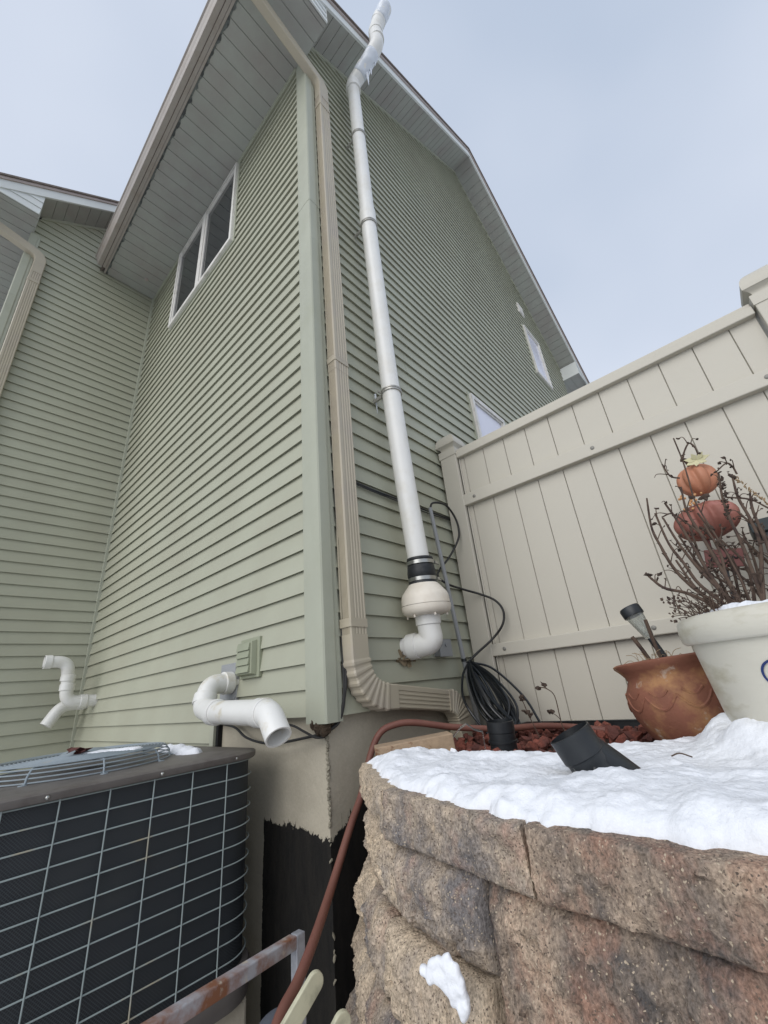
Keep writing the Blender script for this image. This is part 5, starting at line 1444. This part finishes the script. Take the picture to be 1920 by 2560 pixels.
mb = MB(); mb.tube([(1.438, 0.955, 0.40), (1.395, 0.955, 0.16), (1.36, 0.955, -0.22)], 0.0045, 8); obj('stake', mb, BLACKP, PK)

# dark stand at the right edge
TB = empty('plant_stand', (1.75, 1.0, -0.19), 'dark green metal stand cut off by the right edge, behind the dead stems', 'stand')
mb = MB(); mb.box((1.552, 0.90, 0.487), (1.98, 1.10, 0.536)); obj('top', mb, GREENB, TB, bevel=0.004)
for (x, y) in ((1.60, 0.93), (1.60, 1.07), (1.94, 0.93), (1.94, 1.07)):
    mb = MB(); sqtube(mb, [(x, y, 0.487), (x + (0.01 if x < 1.7 else 0), y, -0.21)], 0.013, (1, 0, 0)); obj('leg', mb, GREENB, TB, bevel=0.002)
mb = MB(); mb.box((1.60, 0.95, 0.40), (1.64, 1.02, 0.486)); mb.box((1.655, 0.93, 0.25), (1.675, 1.07, 0.486)); obj('bracket', mb, GREENB, TB, bevel=0.002)

# ------------------------------------------------------------------ weeds by the fence
def weed(P, side, lab, heads):
    Wd = empty('dry_weed', (P[0][0], P[0][1], -0.17), lab, 'weed', 'dry weeds by the fence')
    mb = MB(); mb.tube(bez(P, 6), 0.0022, 6)
    for s in side: mb.tube(bez(s, 5), 0.0016, 5)
    obj('stalk', mb, TWIG, Wd, smooth=True)
    mb = MB()
    for h in heads:
        for k in range(7): mb.blob(Vector(h) + Vector((rn.uniform(-0.012, 0.012), rn.uniform(-0.008, 0.008), rn.uniform(-0.008, 0.008))), rn.uniform(0.005, 0.009), 1, 0.6, rn.random() * 40, (1, 1, 0.6))
    obj('seed_head', mb, LEAFD, Wd)
weed([(0.715, 0.8, -0.19), (0.698, 0.8, -0.14), (0.696, 0.8, -0.10), (0.694, 0.8, -0.022), (0.666, 0.8, 0.009), (0.636, 0.8, 0.017)], [[(0.696, 0.8, -0.115), (0.683, 0.8, -0.10), (0.664, 0.8, -0.086)], [(0.672, 0.8, 0.004), (0.66, 0.8, 0.018), (0.655, 0.8, 0.022)]], 'taller dry weed with round seed heads in front of the fence', [(0.634, 0.8, 0.018), (0.656, 0.8, 0.024), (0.662, 0.8, -0.084)])
weed([(0.61, 0.75, -0.18), (0.589, 0.75, -0.117), (0.578, 0.75, -0.085), (0.569, 0.75, -0.045), (0.560, 0.75, -0.020)], [[(0.585, 0.75, -0.10), (0.575, 0.75, -0.082), (0.572, 0.75, -0.075)]], 'shorter dry weed left of the taller one', [(0.560, 0.75, -0.020), (0.566, 0.75, -0.030), (0.573, 0.75, -0.074), (0.587, 0.75, -0.088)])
# bits on the snow
mb = MB(); 
for k in range(5): mb.blob((1.035 + rn.uniform(-0.015, 0.015), 0.03 + rn.uniform(-0.01, 0.01), -0.098 + rn.uniform(0, 0.008)), 0.006, 1, 0.7, k * 3)
setp(obj('dead_leaf', mb, LEAFD, None), 'crumpled brown scrap lying on the snow right of the black fitting', 'leaf')
mb = MB(); mb.tube(bez([(1.255, -0.09, -0.092), (1.27, -0.087, -0.087), (1.29, -0.092, -0.092)], 4), 0.0014, 5)
setp(obj('twig', mb, TWIG, None), 'short thin twig on the snow below the cream planter', 'twig')
